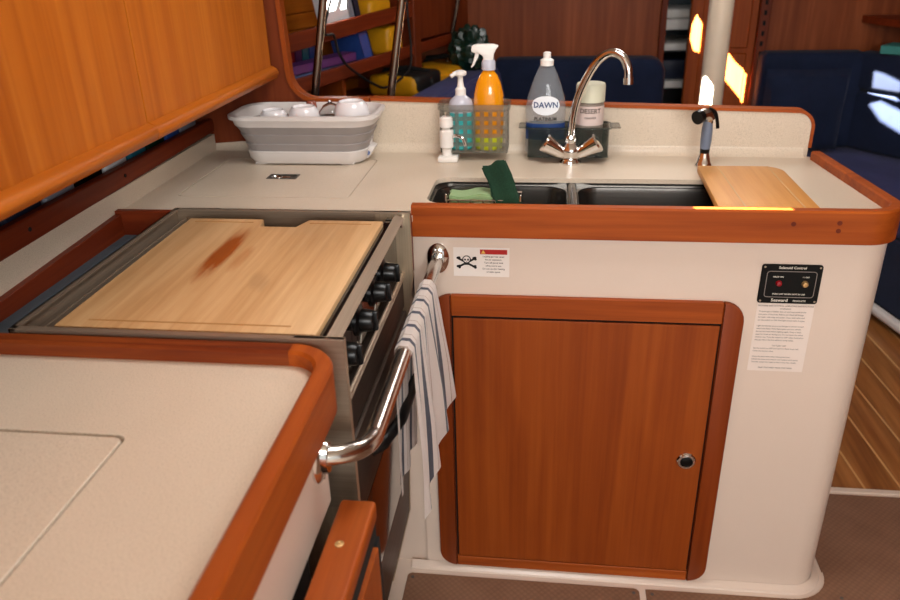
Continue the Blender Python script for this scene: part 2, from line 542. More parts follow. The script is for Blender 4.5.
# galley sole: moulded cream base with anti-slip treads
fl = struct('floor', box(BM(), -1.3, 2.45, -1.5, 1.795, -.04, 0), M['cream'])
fb = BM(); prism(fb, rrect(-.305, .243, .55, 1.384, .012), 'z', 0, .003)
obj('anti_slip_panel', fb, M['nonskid'], fl, False)
fb = BM()
poly = [(.258, .55), (2.2, .55), (2.2, 1.775), (.680, 1.775), (.680, 1.48)] + arc(.588, 1.482, .095, 0, -90, 8)[0:] + [(.258, 1.384)]
prism(fb, poly, 'z', 0, .003)
obj('anti_slip_panel', fb, M['nonskid'], fl, False)
for x, y in ((-.292, 1.37), (.230, 1.37), (.272, 1.37), (.70, 1.40)):
    fs = BM(); lathe(fs, [(.004, 0), (.004, .0045), (.002, .005)], (x, y, 0), 10); obj('tread_screw', fs, M['brownink'], fl)
struct('floor', box(BM(), -1.5, 2.9, 1.805, 4.6, -.04, -.001), M['sole'])
struct('trim_1', box(BM(), -1.0, 2.3, 1.787, 1.806, -.04, .004, .002), M['cream'])

# hull sides and bulkheads
struct('wall_left', box(BM(), -1.35, -1.31, -1.5, 4.4, -.04, CEIL), M['dark_teak_y'])
struct('wall_right', box(BM(), 2.45, 2.5, -1.5, 4.4, -.04, CEIL), M['bulk_z'])
wb = BM()
box(wb, -1.31, .505, BY, BY+.03, 0, CEIL)
box(wb, .99, 2.45, BY, BY+.03, 0, CEIL)
struct('wall_back', wb, M['bulk_z'])
# partial bulkhead at the end of the upper cabinet, rounded into the top of the backsplash
wp = BM()
pts = [(-1.31, .70), (-.440, .70), (-.440, 1.033), (-.575, 1.033)] + arc(-.575, 1.103, .07, 270, 180, 8)[1:] + [(-.672, CEIL), (-1.31, CEIL)]
prism(wp, pts, 'y', 1.905, 1.925)
wpo = struct('wall_partition', wp, M['dark_teak_z'])
tr = BM()
path = [(-.442, 1.033)] + arc(-.575, 1.103, .07, 270, 180, 10) + [(-.672, CEIL)]
rg = []
for i, (x, z) in enumerate(path):
    p0, p1 = path[max(i-1, 0)], path[min(i+1, len(path)-1)]
    t = Vector((p1[0]-p0[0], p1[1]-p0[1])).normalized(); nrm = Vector((-t.y, t.x))
    nrm = nrm if nrm.dot(Vector((1, 1))) > 0 else -nrm
    rg.append([tr.verts.new((x+nrm.x*o, y, z+nrm.y*o)) for o, y in ((-.004, 1.899), (.007, 1.899), (.007, 1.931), (-.004, 1.931))])
for a, b in zip(rg, rg[1:]):
    for k in range(4): tr.faces.new((a[k], a[(k+1) % 4], b[(k+1) % 4], b[k]))
tr.faces.new(rg[0]); tr.faces.new(rg[-1][::-1]); bmesh.ops.recalc_face_normals(tr, faces=tr.faces)
obj('edge_trim', tr, M['teak_z'], wpo, True, label='lighter rounded edge moulding')

# doorway to the forward cabin, with the open door beside it
dj = struct('trim_2', box(BM(), .505, .533, BY-.03, BY+.05, 0, CEIL, .003), M['dark_teak_z'])
d1 = BM()
box(d1, .642, .70, BY-.012, BY+.03, 0, CEIL, .004)
struct('trim_3', d1, M['teak_z'])
d2 = BM(); box(d2, .70, .945, BY-.004, BY+.03, .02, CEIL, .003)
dr = struct('door_1', d2, M['teak_z'])
d3 = BM()
box(d3, .775, .915, BY-.012, BY-.003, .892, 1.5, .006); box(d3, .775, .915, BY-.012, BY-.003, .25, .872, .006)
obj('door_panel', d3, M['teak_z'], dr)
d4 = BM(); box(d4, .945, .992, BY-.03, BY+.03, 0, CEIL, .003)
jm = struct('trim_4', d4, M['dark_teak_z'])
d5 = BM()
for k in range(22): box(d5, .962, .974, BY-.034, BY-.029, .5+k*.045, .5+k*.045+.02, .001)
obj('vent_slot', d5, M['darkgap'], jm)
# forward cabin seen through the slot
fc = BM()
box(fc, .40, .80, BY+.62, BY+.64, 0, CEIL); box(fc, .38, .40, BY+.03, BY+.64, 0, CEIL); box(fc, .80, .82, BY+.03, BY+.64, 0, CEIL)
struct('wall_forward', fc, M['greyliner'])
bk = thing('berth_shelf', 'white shelving seen through the narrow doorway to the forward cabin', 'shelf', (.6, BY+.4, .6))
for z, h in ((1.00, .05), (.885, .035), (.70, .035)):
    obj('shelf', box(BM(), .405, .795, BY+.25, BY+.60, z-h, z, .004), M['white'], bk)
obj('upright', box(BM(), .405, .43, BY+.25, BY+.6, 0.0, 1.0, .004), M['white'], bk)
lin_ = BM(); box(lin_, .45, .74, BY+.3, BY+.55, 1.0, 1.045, .015, 2)
tag(obj('folded_blanket', lin_, M['white']), 'white folded blanket on the shelf through the narrow doorway', 'blanket')
lin_ = BM(); box(lin_, .45, .76, BY+.3, BY+.55, .70, .80, .02, 2)
tag(obj('storage_box', lin_, M['darkbk']), 'dark blue storage box on the lower shelf through the doorway', 'box')

# compression post
pb = BM(); lathe(pb, [(.0425, 0), (.0425, CEIL)], (.597, 3.0, 0), 32)
po = thing('mast_post', 'cream round mast support post standing behind the sprayer', 'post', (.597, 3.0, 0))
obj('tube', pb, M['postcream'], po)
pb = BM(); lathe(pb, [(.07, 0), (.07, .012), (.05, .02)], (.597, 3.0, 0), 32); obj('base_flange', pb, M['rail'], po)

# ================================================================== SALOON SEATING
def cushion(bm, x0, x1, y0, y1, z0, z1, r=.035):
    return box(bm, x0, x1, y0, y1, z0, z1, r, 4)

pst = thing('settee', 'navy settee below the bookshelf, behind the backsplash and bottles', 'settee', (-.1, 3.2, 0))
bm = BM(); prism(bm, [(-.85, 2.05), (-.1, 2.05), (-.05, 3.2), (.50, 3.2), (.50, BY-.002), (-.45, BY-.002)], 'z', 0, .32, .005); obj('base', bm, M['bulk_z'], pst, False)
bm = BM(); prism(bm, [(-.83, 2.06), (-.08, 2.06), (-.03, 3.18), (.52, 3.18), (.52, BY-.005), (-.44, BY-.005)], 'z', .32, .45, .03, 3); obj('seat_cushion', bm, M['navy2'], pst)
bm = BM()
prism(bm, rrect(-.26, .535, .45, .868, .06, 6, (.07, .03, .03, .03)), 'y', BY-.14, BY-.005, .025, 3); obj('back_cushion', bm, M['navy'], pst)
bm = BM()
A0, A1 = Vector((-.745, 2.0)), Vector((-.405, BY-.15))
dv = (A1-A0).normalized(); nv = Vector((dv.y, -dv.x))
ring = []
for q in (A0, A1):
    ring.append([bm.verts.new((q.x+nv.x*o, q.y+nv.y*o, z)) for o, z in ((0, .45), (0, .82), (.02, .845), (.15, .85), (.18, .83), (.26, .45))])
for k in range(6): bm.faces.new((ring[0][k], ring[0][(k+1) % 6], ring[1][(k+1) % 6], ring[1][k]))
bm.faces.new(ring[0][::-1]); bm.faces.new(ring[1]); bmesh.ops.recalc_face_normals(bm, faces=bm.faces)
bmesh.ops.bevel(bm, geom=[e for e in bm.edges if e.calc_face_angle(0) > .3], offset=.012, segments=2, affect='EDGES')
obj('back_cushion', bm, M['navy2'], pst)

ss = thing('settee', 'navy corner settee at the right with sun patches on its back', 'settee', (1.4, 3.2, 0))
seat = [(.96, BY-.01), (.96, 3.25), (1.22, 3.2), (1.30, 2.87), (1.45, 2.2), (2.4, 2.2), (2.3, 2.9), (1.64, 3.55), (1.47, BY-.01)]
bm = BM(); prism(bm, seat, 'z', .06, .33, .005); obj('base', bm, M['navy'], ss, False)
bm = BM(); prism(bm, [(x+.03 if x < 1.6 and y < 3.9 else x, y+.01 if y < 3.5 else y) for x, y in seat], 'z', 0, .06); obj('kick_board', bm, M['darkgap'], ss, False)
bm = BM(); tube(bm, [(1.205, 3.195, .045), (1.283, 2.868, .045), (1.433, 2.2, .045)], .02, 10); obj('kick_strip', bm, M['tubwhite'], ss, label='silver strip along the floor edge')
bm = BM(); prism(bm, seat, 'z', .33, .45, .03, 3); obj('seat_cushion', bm, M['navy2'], ss)
bm = BM(); prism(bm, rrect(.962, 1.42, .45, .885, .03, 6), 'y', BY-.12, BY-.004, .025, 3); obj('back_cushion', bm, M['navy'], ss)
B0, B1 = Vector((1.37, 3.815)), Vector((1.72, 3.34)); dv = (B1-B0).normalized(); nv = Vector((-dv.y, dv.x))
def slab_along(z0, z1, th, b=.025):
    t = bmesh.new()
    p = [B0, B1, B1+nv*th, B0+nv*th]
    prism(t, [(q.x, q.y) for q in p], 'z', z0, z1, b, 3); return t
obj('back_cushion', slab_along(.45, .715, .1), M['navy'], ss)
obj('back_cushion', slab_along(.72, .885, .1), M['navy'], ss)
bm = BM()
p = [B0+nv*.1, B1+nv*.1, B1+nv*.45, B0+nv*.45]
prism(bm, [(q.x, min(q.y, BY-.002)) for q in p], 'z', .84, .87); obj('ledge', bm, M['bulk_z'], ss, False)
# sofa pillow
def pillow(name, c, w, h, th, mat, label, tilt=0):
    t = bmesh.new(); n = 16
    gr = {}
    for s in (1, -1):
        for i in range(n+1):
            for j in range(n+1):
                u, v = i/n*2-1, j/n*2-1
                if s == -1 and (i in (0, n) or j in (0, n)):
                    gr[(s, i, j)] = gr[(1, i, j)]; continue
                k = ((1-abs(u)**2.6)*(1-abs(v)**2.6))**.42
                pin = 1-.05*(1-abs(u*v))*(abs(u)**6+abs(v)**6)*.5
                wr = .006*math.sin(9*u+4*v)*k
                gr[(s, i, j)] = t.verts.new((u*w/2*pin, s*(th/2*k)+wr*(s < 0), v*h/2*pin))
        for i in range(n):
            for j in range(n):
                q = [gr[(s, i, j)], gr[(s, i+1, j)], gr[(s, i+1, j+1)], gr[(s, i, j+1)]]
                t.faces.new(q if s < 0 else q[::-1])
    t.transform(Matrix.Translation(c) @ Matrix.Rotation(tilt, 4, 'X'))
    return tag(obj(name, t, mat), label, 'pillow')
pillow('throw_pillow', (1.145, BY-.20, .645), .36, .37, .14, M['navy'], 'square navy throw pillow leaning in the right-hand settee corner', .06)
bm = BM(); box(bm, -.09, .09, -.07, .07, 0, .035, .003); bm.transform(Matrix.Translation((1.545, 3.705, .8875)) @ Matrix.Rotation(-.7, 4, 'Z'))
tb = obj('book', bm, M['teal']); tag(tb, 'teal book lying on top of the right-hand settee back', 'book')
bm = BM(); prism(bm, [(1.40, BY-.002), (1.52, 3.5), (2.3, 2.6), (2.44, BY-.002)], 'z', 1.0, 1.03); tag(obj('hull_shelf', bm, M['dark_teak_x'], smooth=False), 'dark teak shelf on the right wall above the teal book', 'shelf')

# ================================================================== BOOKSHELF on the port side (local frame)
ang = -math.atan2(.343, .939)
bs = thing('bookshelf', 'teak bookshelf with retaining rails on the left wall beyond the dish tub', 'bookshelf', (-.843, 2.62, 0), rotz=ang)
RB = Matrix.Translation((-.843, 2.62, 0)) @ Matrix.Rotation(ang, 4, 'Z')
def slope_board(x0, x1, y0, y1, za0, za1, zb0, zb1, bev=.003):
    t = bmesh.new()
    vs = [t.verts.new(p) for p in ((x0, y0, za0), (x1, y0, za0), (x1, y1, zb0), (x0, y1, zb0), (x0, y0, za1), (x1, y0, za1), (x1, y1, zb1), (x0, y1, zb1))]
    for f in ((3, 2, 1, 0), (4, 5, 6, 7), (0, 1, 5, 4), (1, 2, 6, 5), (2, 3, 7, 6), (3, 0, 4, 7)): t.faces.new([vs[i] for i in f])
    if bev: bmesh.ops.bevel(t, geom=t.edges[:], offset=bev, segments=1, affect='EDGES')
    return t
YL, YR = -.6, 1.345
def lz(y): return .9725+.0205*y      # lower rail top
obj('lower_rail', slope_board(-.018, 0, YL, YR, .955-.05, .960, .961-.004, 1.0), M['dark_teak_y'], bs, local=True)
obj('lower_shelf', slope_board(-.30, -.018, YL, YR, .925, .945, .955, .975), M['dark_teak_y'], bs, local=True)
obj('upper_rail', slope_board(-.018, 0, YL, .80, 1.033, 1.095, 1.100, 1.155), M['dark_teak_y'], bs, local=True)
obj('upper_shelf', slope_board(-.22, -.018, YL, .80, 1.036, 1.046, 1.098, 1.108), M['dark_teak_y'], bs, local=True)
bb = BM()
for k in range(16):
    z = .60+k*.06; box(bb, -.32, -.305, YL, YR, z, z+.058, .004)
bo = obj('slatted_back', bb, M['teak_caby'], bs, local=True)
obj('upright', box(BM(), -.30, .005, .79, .85, .45, 1.6, .006), M['dark_teak_z'], bs, local=True)
obj('cupboard_front', box(BM(), -.03, -.012, .85, YR, 1.0, 1.6, .003), M['dark_teak_z'], bs, local=True)
obj('upright', box(BM(), -.30, -.03, .29, .31, .6, .95, .003), M['teak_z'], bs, local=True)
obj('locker_base', box(BM(), -.31, -.0, YL, YR, .30, .795, .003), M['dark_teak_y'], bs, local=True)
obj('end_panel', box(BM(), -.30, 0.0, YL-.02, YL, .45, 1.6, .003), M['dark_teak_z'], bs, local=True)

def book(loc, size, cover, label, rot=(0, 0, 0), group='books on the bookshelf'):
    """size = thickness(y), depth(x), height(z) standing; built upright in bookshelf frame"""
    t, d, h = size
    mt = RB @ Matrix.Translation(loc) @ Matrix.Rotation(rot[2], 4, 'Z') @ Matrix.Rotation(rot[0], 4, 'X') @ Matrix.Rotation(rot[1], 4, 'Y')
    o = thing('book', label, 'book', mt.translation, group)
    b1 = BM()
    for y in (-t/2, t/2-.0025): box(b1, -d, 0, y, y+.0025, 0, h)
    box(b1, -.003, 0, -t/2, t/2, 0, h)
    b1.transform(mt); obj('cover', b1, cover, o, False)
    b2 = BM(); box(b2, -d+.004, -.003, -t/2+.0025, t/2-.0025, .003, h-.003); b2.transform(mt); obj('pages', b2, M['pages'], o, False)
    return o
def shelfz(y): return .945+(y-YL)/(YR-YL)*.03
# two lying books
book((-.022, -.05, shelfz(.15)+.0125), (.018, .06, .42), M['bluegrey'], 'blue grey book lying flat under the purple book on the bookshelf', (-PI/2, 0, 0))
book((-.022, -.06, shelfz(.15)+.039), (.030, .06, .44), M['purple'], 'purple book lying flat on the lower bookshelf', (-PI/2, 0, 0))
smalls = [('red', 'small red book standing behind the purple book, nearest the cabinet'), ('tan', 'small tan book standing second from the left behind the purple book'),
          ('pink', 'small pink book standing behind the purple book'), ('red', 'thin dark red book standing right of the small pink book'),
          ('purple', 'small violet book standing left of the teal one'), ('tealbk', 'small teal book standing behind the purple book'),
          ('bluebk', 'small blue book standing right of the teal one')]
for k, (c, lb) in enumerate(smalls):
    y = -.03+k*.042
    book((-.105, y, shelfz(y)), (.036, .10, .098+.006*(k % 3)), M[c], lb)
book((-.12, .275, shelfz(.27)), (.02, .12, .10), M['tan'], 'tan book standing between the small books and the leaning blue book', (0, 0, 0))
book((-.03, .485, shelfz(.48)+.004), (.055, .14, .15), M['bluebk'], 'shiny blue book leaning left on the lower bookshelf', (.35, 0, 0))
book((-.05, .54, shelfz(.54)+.004), (.022, .14, .13), M['darkbk'], 'dark navy book leaning behind the shiny blue book', (.35, 0, 0))
def uz(y): return 1.046+(y-YL)/(.8-YL)*.062
book((-.03, .31, uz(.25)+.02), (.15, .04, .26), M['whitebk'], 'large white book in sunlight on the upper bookshelf', (.28, 0, 0))
book((-.03, .395, uz(.4)+.012), (.035, .05, .22), M['greybk'], 'grey book leaning right of the large white book', (.28, 0, 0))
book((-.03, .440, uz(.44)+.01), (.030, .05, .20), M['darkbk'], 'dark book leaning between the grey book and yellow pouch', (.28, 0, 0))
bm = BM(); box(bm, -.14, -.02, .47, .63, 0, .085, .02, 3); bm.transform(RB @ Matrix.Translation((0, .03, uz(.6)+.001)))
tag(obj('pouch', bm, M['yellowbag']), 'yellow pouch at the right end of the upper bookshelf', 'pouch')
bm = BM(); box(bm, -.14, -.02, 0, .12, 0, .11, .02, 3); bm.transform(RB @ Matrix.Translation((0, .62, shelfz(.6)+.001)))
tag(obj('pouch', bm, M['yellowbag']), 'yellow pouch at the right end of the lower bookshelf', 'pouch')

# yellow bag with black straps behind the port cushion
yb = thing('bag', 'yellow bag with black straps below the bookshelf', 'bag', (RB @ Vector((-.02, .9, .795))), rotz=ang)
bm = BM(); box(bm, -.12, .12, -.28, .33, 0, .085, .03, 3)
for v in bm.verts: v.co.z += .012*math.sin(v.co.y*14)*(v.co.z > .05)
obj('body', bm, M['yellowbag'], yb, local=True)
for y in (-.16, .22):
    bm = BM(); tube(bm, [(-.13, y, .03), (-.10, y, .090), (.0, y+.02, .102), (.10, y+.02, .092), (.126, y, .05), (.126, y, 0.01)], .012, 8); obj('strap', bm, M['rubber'], yb, local=True)
bm = BM(); box(bm, -.04, .125, -.27, -.06, .02, .094, .02, 3); obj('flap', bm, M['rubber'], yb, local=True)

# cable
cp = [RB @ Vector(p) for p in ((.012, .50, 1.6), (.012, .16, 1.15), (.012, .20, 1.09), (.012, .22, 1.03), (.02, .27, .97), (.03, .42, .885), (.03, .52, .862), (.03, .68, .90), (.02, .73, .98), (.015, .72, 1.15), (.015, .70, 1.6))]
bm = BM(); tube(bm, smooth_path(cp, 8), .005, 8); tag(obj('cable', bm, M['rubber']), 'thin black cable looping down in front of the bookshelf', 'cable')

# clear bottle and green bag
bm = BM(); c = RB @ Vector((-.06, .92, .796))
lathe(bm, [(.03, 0), (.034, .01), (.034, .07), (.02, .10), (.018, .13), (.012, .14)], c, 20); tag(obj('bottle', bm, M['glass']), 'clear glass bottle in the locker below the bookshelf', 'bottle')
bm = BM(); bmesh.ops.create_icosphere(bm, subdivisions=4, radius=.095)
for v in bm.verts:
    n = v.co.normalized(); v.co *= 1+.16*math.sin(9*n.x+3*n.z)*math.sin(8*n.y+1)+.09*math.sin(21*n.z+7*n.x)*math.cos(17*n.y)
bm.transform(Matrix.Translation((-.36, 3.62, .93)) @ Matrix.Diagonal((.95, .8, 1.05, 1)))
tag(obj('bag', bm, M['greenfoil']), 'shiny dark green crumpled bag behind the orange spray bottle', 'bag')

# steel hand poles
def pole(p0, p1, r, label, z0, z1):
    p0, p1 = Vector(p0), Vector(p1); d = (p1-p0)/(p1.z-p0.z)
    a, b = p0+d*(z0-p0.z), p0+d*(z1-p0.z)
    o = thing('grab_pole', label, 'pole', a, 'steel grab poles')
    t = BM(); tube(t, [a, b], r, 14); obj('tube', t, M['polesteel'], o)
    t = BM(); lathe(t, [(r*2.4, 0), (r*2.4, .006), (r*1.2, .012)], a, 18); obj('base_flange', t, M['chrome'], o)
pole((-.607, 1.985, 1.022), (-.560, 1.985, 1.263), .0105, 'steel grab pole rising behind the dish tub, leftmost of three', .90, 1.925)
pole((-.404, 1.985, 1.03), (-.363, 1.985, 1.259), .0105, 'steel grab pole rising behind the right end of the dish tub, middle of three', .90, 1.925)
pole((-.472, 3.70, .88), (-.425, 3.70, 1.11), .010, 'thin steel grab pole above the green bag, rightmost of three', .85, 1.925)

# ================================================================== UPPER CABINET
uc = thing('upper_cabinet', 'golden teak wall cabinet above the stove at the left', 'cabinet', (-.86, 1.0, 1.09))
bm = BM(); box(bm, -1.05, -.70, -.2, 1.885, 1.10, CEIL-.003); obj('body', bm, M['dark_teak_z'], uc, False)
def cab_door(y0, y1):
    b = BM(); box(b, -.698, -.676, y0, y1, 1.122, 1.90, .0008); d = obj('door', b, M['teak_cab'], uc)
    b = BM()
    prof = [(-.70, 1.090), (-.680, 1.088), (-.664, 1.094), (-.657, 1.106), (-.662, 1.117), (-.674, 1.123), (-.70, 1.123)]
    prism(b, [(p[0], p[1]) for p in prof], 'y', y0, y1+.002, .0015, 1); obj('pull_rail', b, M['teak_caby'], d)
cab_door(.30, 1.2395); cab_door(1.2425, 1.878); cab_door(-.65, .297)

# shelf slot behind the stove with teak fiddle and packets in it
gs = thing('galley_shelf', 'long dark teak shelf rail under the wall cabinet', 'shelf', (-.86, 1.0, .955))
obj('rail_board', slope_board(-.875, -.855, -.2, 1.90, .930, .996, .957, .989), M['dark_teak_y'], gs)
obj('shelf_board', box(BM(), -1.05, -.875, -.2, 1.90, .946, .961), M['dark_teak_y'], gs)
obj('back', box(BM(), -1.06, -1.05, -.2, 1.90, .953, 1.10), M['darkgap'], gs)
for y in (1.12, 1.44):
    bm = BM(); lathe(bm, [(.004, 0), (.004, .0012)], (-.8548, y, .972), 10, mat=Matrix.Rotation(PI/2, 4, 'Y')); obj('screw', bm, M['darkgap'], gs)
pk = [(1.16, .10, .045, 'darkbk', 'black'), (1.27, .09, .05, 'greybk', 'grey'), (1.375, .08, .055, 'black', 'shiny black'), (1.47, .085, .06, 'whitebk', 'white'),
      (1.565, .07, .06, 'tealbk', 'teal'), (1.65, .08, .065, 'greenfoil', 'green'), (1.735, .07, .065, 'bluebk', 'blue'), (1.82, .09, .06, 'greybk', 'pale grey')]
for y, w, h, m_, cn in pk:
    b = BM(); box(b, -1.0, -.885, y-w/2, y+w/2, .961, .961+h, .006, 2)
    tag(obj('food_packet', b, M[m_]), cn + ' food packet tucked in the slot under the wall cabinet', 'packet', 'packets in the slot under the wall cabinet')

# ================================================================== FAR (SINK) CABINET
sc_ = thing('sink_cabinet', 'cream sink cabinet with a framed teak door', 'cabinet', (.18, 1.6, 0))
bm = BM()
body = [(-.85, 1.43), (-.262, 1.43), (-.262, 1.42)] + arc(.588, 1.485, .065, -90, 0, 10) + [(.628, 1.838), (-.85, 1.90)]
prism(bm, body, 'z', 0, .72)
# upper part leaves room for the sink bowls
prism(bm, [(-.262, 1.42)] + arc(.588, 1.485, .065, -90, 0, 10) + [(.628, 1.838), (.58, 1.838), (.58, 1.455), (-.262, 1.455)], 'z', .72, .899)
obj('body', bm, M['cream'], sc_)
bm = BM()
sweep(bm, [(-.30, 1.419), (.588, 1.419)] + arc(.588, 1.485, .066, -90, 0, 10)[1:] + [(.63, 1.836)], [(0, 0), (.018, 0), (.016, .004), (.004, .010), (0, .013)])
obj('base_curb', bm, M['cream'], sc_)
bm = BM()
fo, fi = (-.228, .394, .014, .737), (-.187, .353, .043, .688)
# frame: two stiles and two rails, butt jointed with rounded outer corners
def stile(x0, x1, rs):
    b = BM(); prism(b, rrect(x0, x1, fo[2], fo[3], .03, 6, rs), 'y', 1.408, 1.4198, .002, 2); return obj('stile', b, M['teak_stile'], sc_)
stile(fo[0], fi[0], (0, .04, .04, 0)); stile(fi[1], fo[1], (.04, 0, 0, .04))
for z0, z1 in ((fo[2], fi[2]-.001), (fi[3]+.002, fo[3])):
    obj('frame_rail', box(BM(), fi[0]+.0006, fi[1]-.0006, 1.409, 1.4198, z0, z1, .0015), M['teak_x'], sc_)
obj('gap', box(BM(), fi[0], fi[1], 1.416, 1.4195, fi[2]-.001, fi[3]+.002), M['darkgap'], sc_, False)
door = obj('door', box(BM(), fi[0]+.004, fi[1]-.003, 1.4095, 1.4155, fi[2]+.002, fi[3]-.003, .0012), M['teak_z'], sc_)
RY = Matrix.Rotation(PI/2, 4, 'X')
bm = BM(); lathe(bm, [(.0205, -.001), (.0205, .003), (.018, .006), (.0135, .0065), (.013, .003), (0.0001, .003)], (.318, 1.4095, .358), 28, mat=RY); la = obj('latch', bm, M['chrome'], door)
bm = BM(); lathe(bm, [(.0128, .002), (.0128, .0045), (.011, .0055)], (.318, 1.4095, .358), 24, mat=RY); obj('latch_button', bm, M['black'], door)

# counter top, L-shaped behind the stove
ct = thing('countertop', 'speckled cream sink countertop with teak edge and backsplash', 'countertop', (0, 1.6, .885))
SX0, SX1, SY0, SY1 = -.243, .50, 1.478, 1.662
hole = rrect(SX0, SX1, SY0, SY1, .035, 6)
hx0, hx1, hy0, hy1 = -.786, -.408, 1.50, 1.812
hole2 = rrect(hx0, hx1, hy0, hy1, .018, 5)
outer = [(-.86, 1.389), (-.255, 1.389), (-.255, 1.418)] + arc(.580, 1.48, .062, -90, 0, 10) + [(.610, 1.862), (-.86, 1.915)]
bm = BM(); prism(bm, outer, 'z', .900, .91, holes=[hole, hole2]); obj('slab', bm, M['counter'], ct, False)
# raised teak edging
bm = BM()
pathf = [(-.258, 1.400), (.585, 1.400)] + arc(.585, 1.475, .075, -90, -5, 12)[1:] + [(.626, 1.838)]
prof = [(0, .866), (.0, .926), (-.003, .930), (-.019, .930), (-.022, .927), (-.022, .866)]
sweep(bm, pathf, prof); fd = obj('edge_rail', bm, M['teak_x'], ct)
for x, z in ((.452, .905), (.532, .908), (.532, .893)):
    bm = BM(); lathe(bm, [(.0045, 0), (.0045, .0008)], (x, 1.4, z), 12, mat=RY); obj('wood_plug', bm, M['dark_teak_x'], fd)
# teak lining of the stove recess
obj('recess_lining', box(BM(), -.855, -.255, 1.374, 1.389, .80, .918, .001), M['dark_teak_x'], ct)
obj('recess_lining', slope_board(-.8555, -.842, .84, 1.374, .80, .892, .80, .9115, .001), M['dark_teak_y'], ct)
obj('recess_floor', box(BM(), -.842, -.722, .85, 1.374, .86, .868), M['greyliner'], ct, False)
# backsplash along the back and up under the wall cabinet
bm = BM()
def bsy(x): return 1.892-.0265*(x+.30)
xr = .606
pl = [(-.437, .905), (xr, .905), (xr, .978)] + arc(xr-.036, .976, .036, 0, 80, 8)[1:] + [(-.437, 1.038)]
t0 = bmesh.new(); prism(t0, pl, 'y', 0, .026)
for v in t0.verts: v.co.y += bsy(v.co.x)
join(bm, t0); obj('backsplash', bm, M['counter'], ct)
bm = BM()
capp = [(xr, .93), (xr, .978)] + arc(xr-.036, .976, .036, 0, 80, 8)[1:] + [(-.437, 1.036)]
rg = []
for i, (x, z) in enumerate(capp):
    p0, p1 = capp[max(i-1, 0)], capp[min(i+1, len(capp)-1)]
    t = Vector((p1[0]-p0[0], p1[1]-p0[1])).normalized(); n_ = Vector((t.y, -t.x))
    rg.append([bm.verts.new((x+n_.x*o, bsy(x)+y, z+n_.y*o)) for o, y in ((-.001, -.003), (.006, -.003), (.006, .03), (-.001, .03))])
for a, b in zip(rg, rg[1:]):
    for k in range(4): bm.faces.new((a[k], a[(k+1) % 4], b[(k+1) % 4], b[k]))
bm.faces.new(rg[0]); bm.faces.new(rg[-1][::-1]); bmesh.ops.recalc_face_normals(bm, faces=bm.faces)
obj('backsplash_cap', bm, M['teak_x'], ct, label='thin red-brown teak capping')
# cove between counter and backsplash / hull side strip
bm = BM(); sweep(bm, [(-.86, bsy(-.86)), (xr-.01, bsy(xr-.01))], [(0, .908), (.020, .9095), (.011, .9125), (.004, .919), (.0005, .928), (0, .93)]); obj('cove', bm, M['counter'], ct)
bm = BM(); box(bm, -.868, -.856, -.1, 1.895, .868, .951); obj('side_upstand', bm, M['counter'], ct, False)

# lid in the counter
lid = thing('counter_hatch', 'counter hatch lid with a flush latch left of the sink', 'hatch lid', (-.6, 1.66, .885))
lb = BM(); lh = rrect(-.632, -.562, 1.634, 1.672, .002, 2)
prism(lb, rrect(hx0+.004, hx1-.0015, hy0+.0012, hy1-.004, .016, 5), 'z', .9005, .9103, holes=[lh]); obj('lid', lb, M['counter'], lid, False)
lb = BM(); prism(lb, rrect(-.6315, -.5625, 1.6345, 1.6715, .002, 2), 'z', .90, .9075)
prism(lb, rrect(-.632, -.562, 1.634, 1.672, .002, 2), 'z', .9075, .9112, holes=[rrect(-.627, -.567, 1.639, 1.667, .002, 2)]); obj('latch_plate', lb, M['latchgrey'], lid, False)
lb = BM(); tube(lb, [(-.612+.012*math.cos(a), 1.653+.010*math.sin(a), .909) for a in [k*PI/8 for k in range(16)]], .0016, 6, closed=True)
tube(lb, [(-.612, 1.653, .909), (-.58, 1.653, .909)], .0016, 6); obj('latch_ring', lb, M['chrome'], lid)
gv = BM(); prism(gv, rrect(hx0-.01, hx1+.01, hy0-.01, hy1+.01, .02, 5), 'z', .892, .8995); obj('hatch_gasket', gv, M['label_pink'], lid, False)

# ================================================================== SINK
sk = thing('sink', 'double bowl stainless steel sink under the faucet', 'sink', (.1, 1.57, .72))
def bowl(x0, x1, y0, y1, ztop, zbot, r):
    t = bmesh.new()
    lv = [(0, ztop), (.002, ztop-.01), (.010, zbot+.03), (.02, zbot+.01), (.04, zbot)]
    rings = []
    for ins, z in lv:
        rings.append([t.verts.new((x, y, z)) for x, y in rrect(x0+ins, x1-ins, y0+ins, y1-ins, max(.012, r-ins*.3), 6)])
    for a, b in zip(rings, rings[1:]):
        n = len(a)
        for k in range(n): t.faces.new((a[k], b[k], b[(k+1) % n], a[(k+1) % n]))
    t.faces.new(rings[-1]); bmesh.ops.recalc_face_normals(t, faces=t.faces)
    bmesh.ops.reverse_faces(t, faces=t.faces)
    return t
DX = .056
b1 = bowl(SX0+.006, DX-.012, SY0+.006, SY1-.006, .891, .745, .045)
b2 = bowl(DX+.012, SX1-.006, SY0+.006, SY1-.006, .891, .745, .045)
obj('bowl', b1, M['sinksteel'], sk); obj('bowl', b2, M['sinksteel'], sk)
bm = BM()
prism(bm, rrect(SX0-.012, SX1+.012, SY0-.012, SY1+.012, .04, 6), 'z', .8905, .8935, holes=[rrect(SX0+.006, DX-.012, SY0+.006, SY1-.006, .045, 6), rrect(DX+.012, SX1-.006, SY0+.006, SY1-.006, .045, 6)])
prism(bm, rrect(SX0-.006, SX1+.006, SY0-.006, SY1+.006, .038, 6), 'z', .8935, .8995, holes=[rrect(SX0+.0005, SX1-.0005, SY0+.0005, SY1-.0005, .035, 6)])
obj('rim', bm, M['sinksteel'], sk)
bm = BM(); tube(bm, [(DX, SY0+.004, .889), (DX, SY1-.004, .889)], .012, 14); obj('divider', bm, M['sinksteel'], sk)
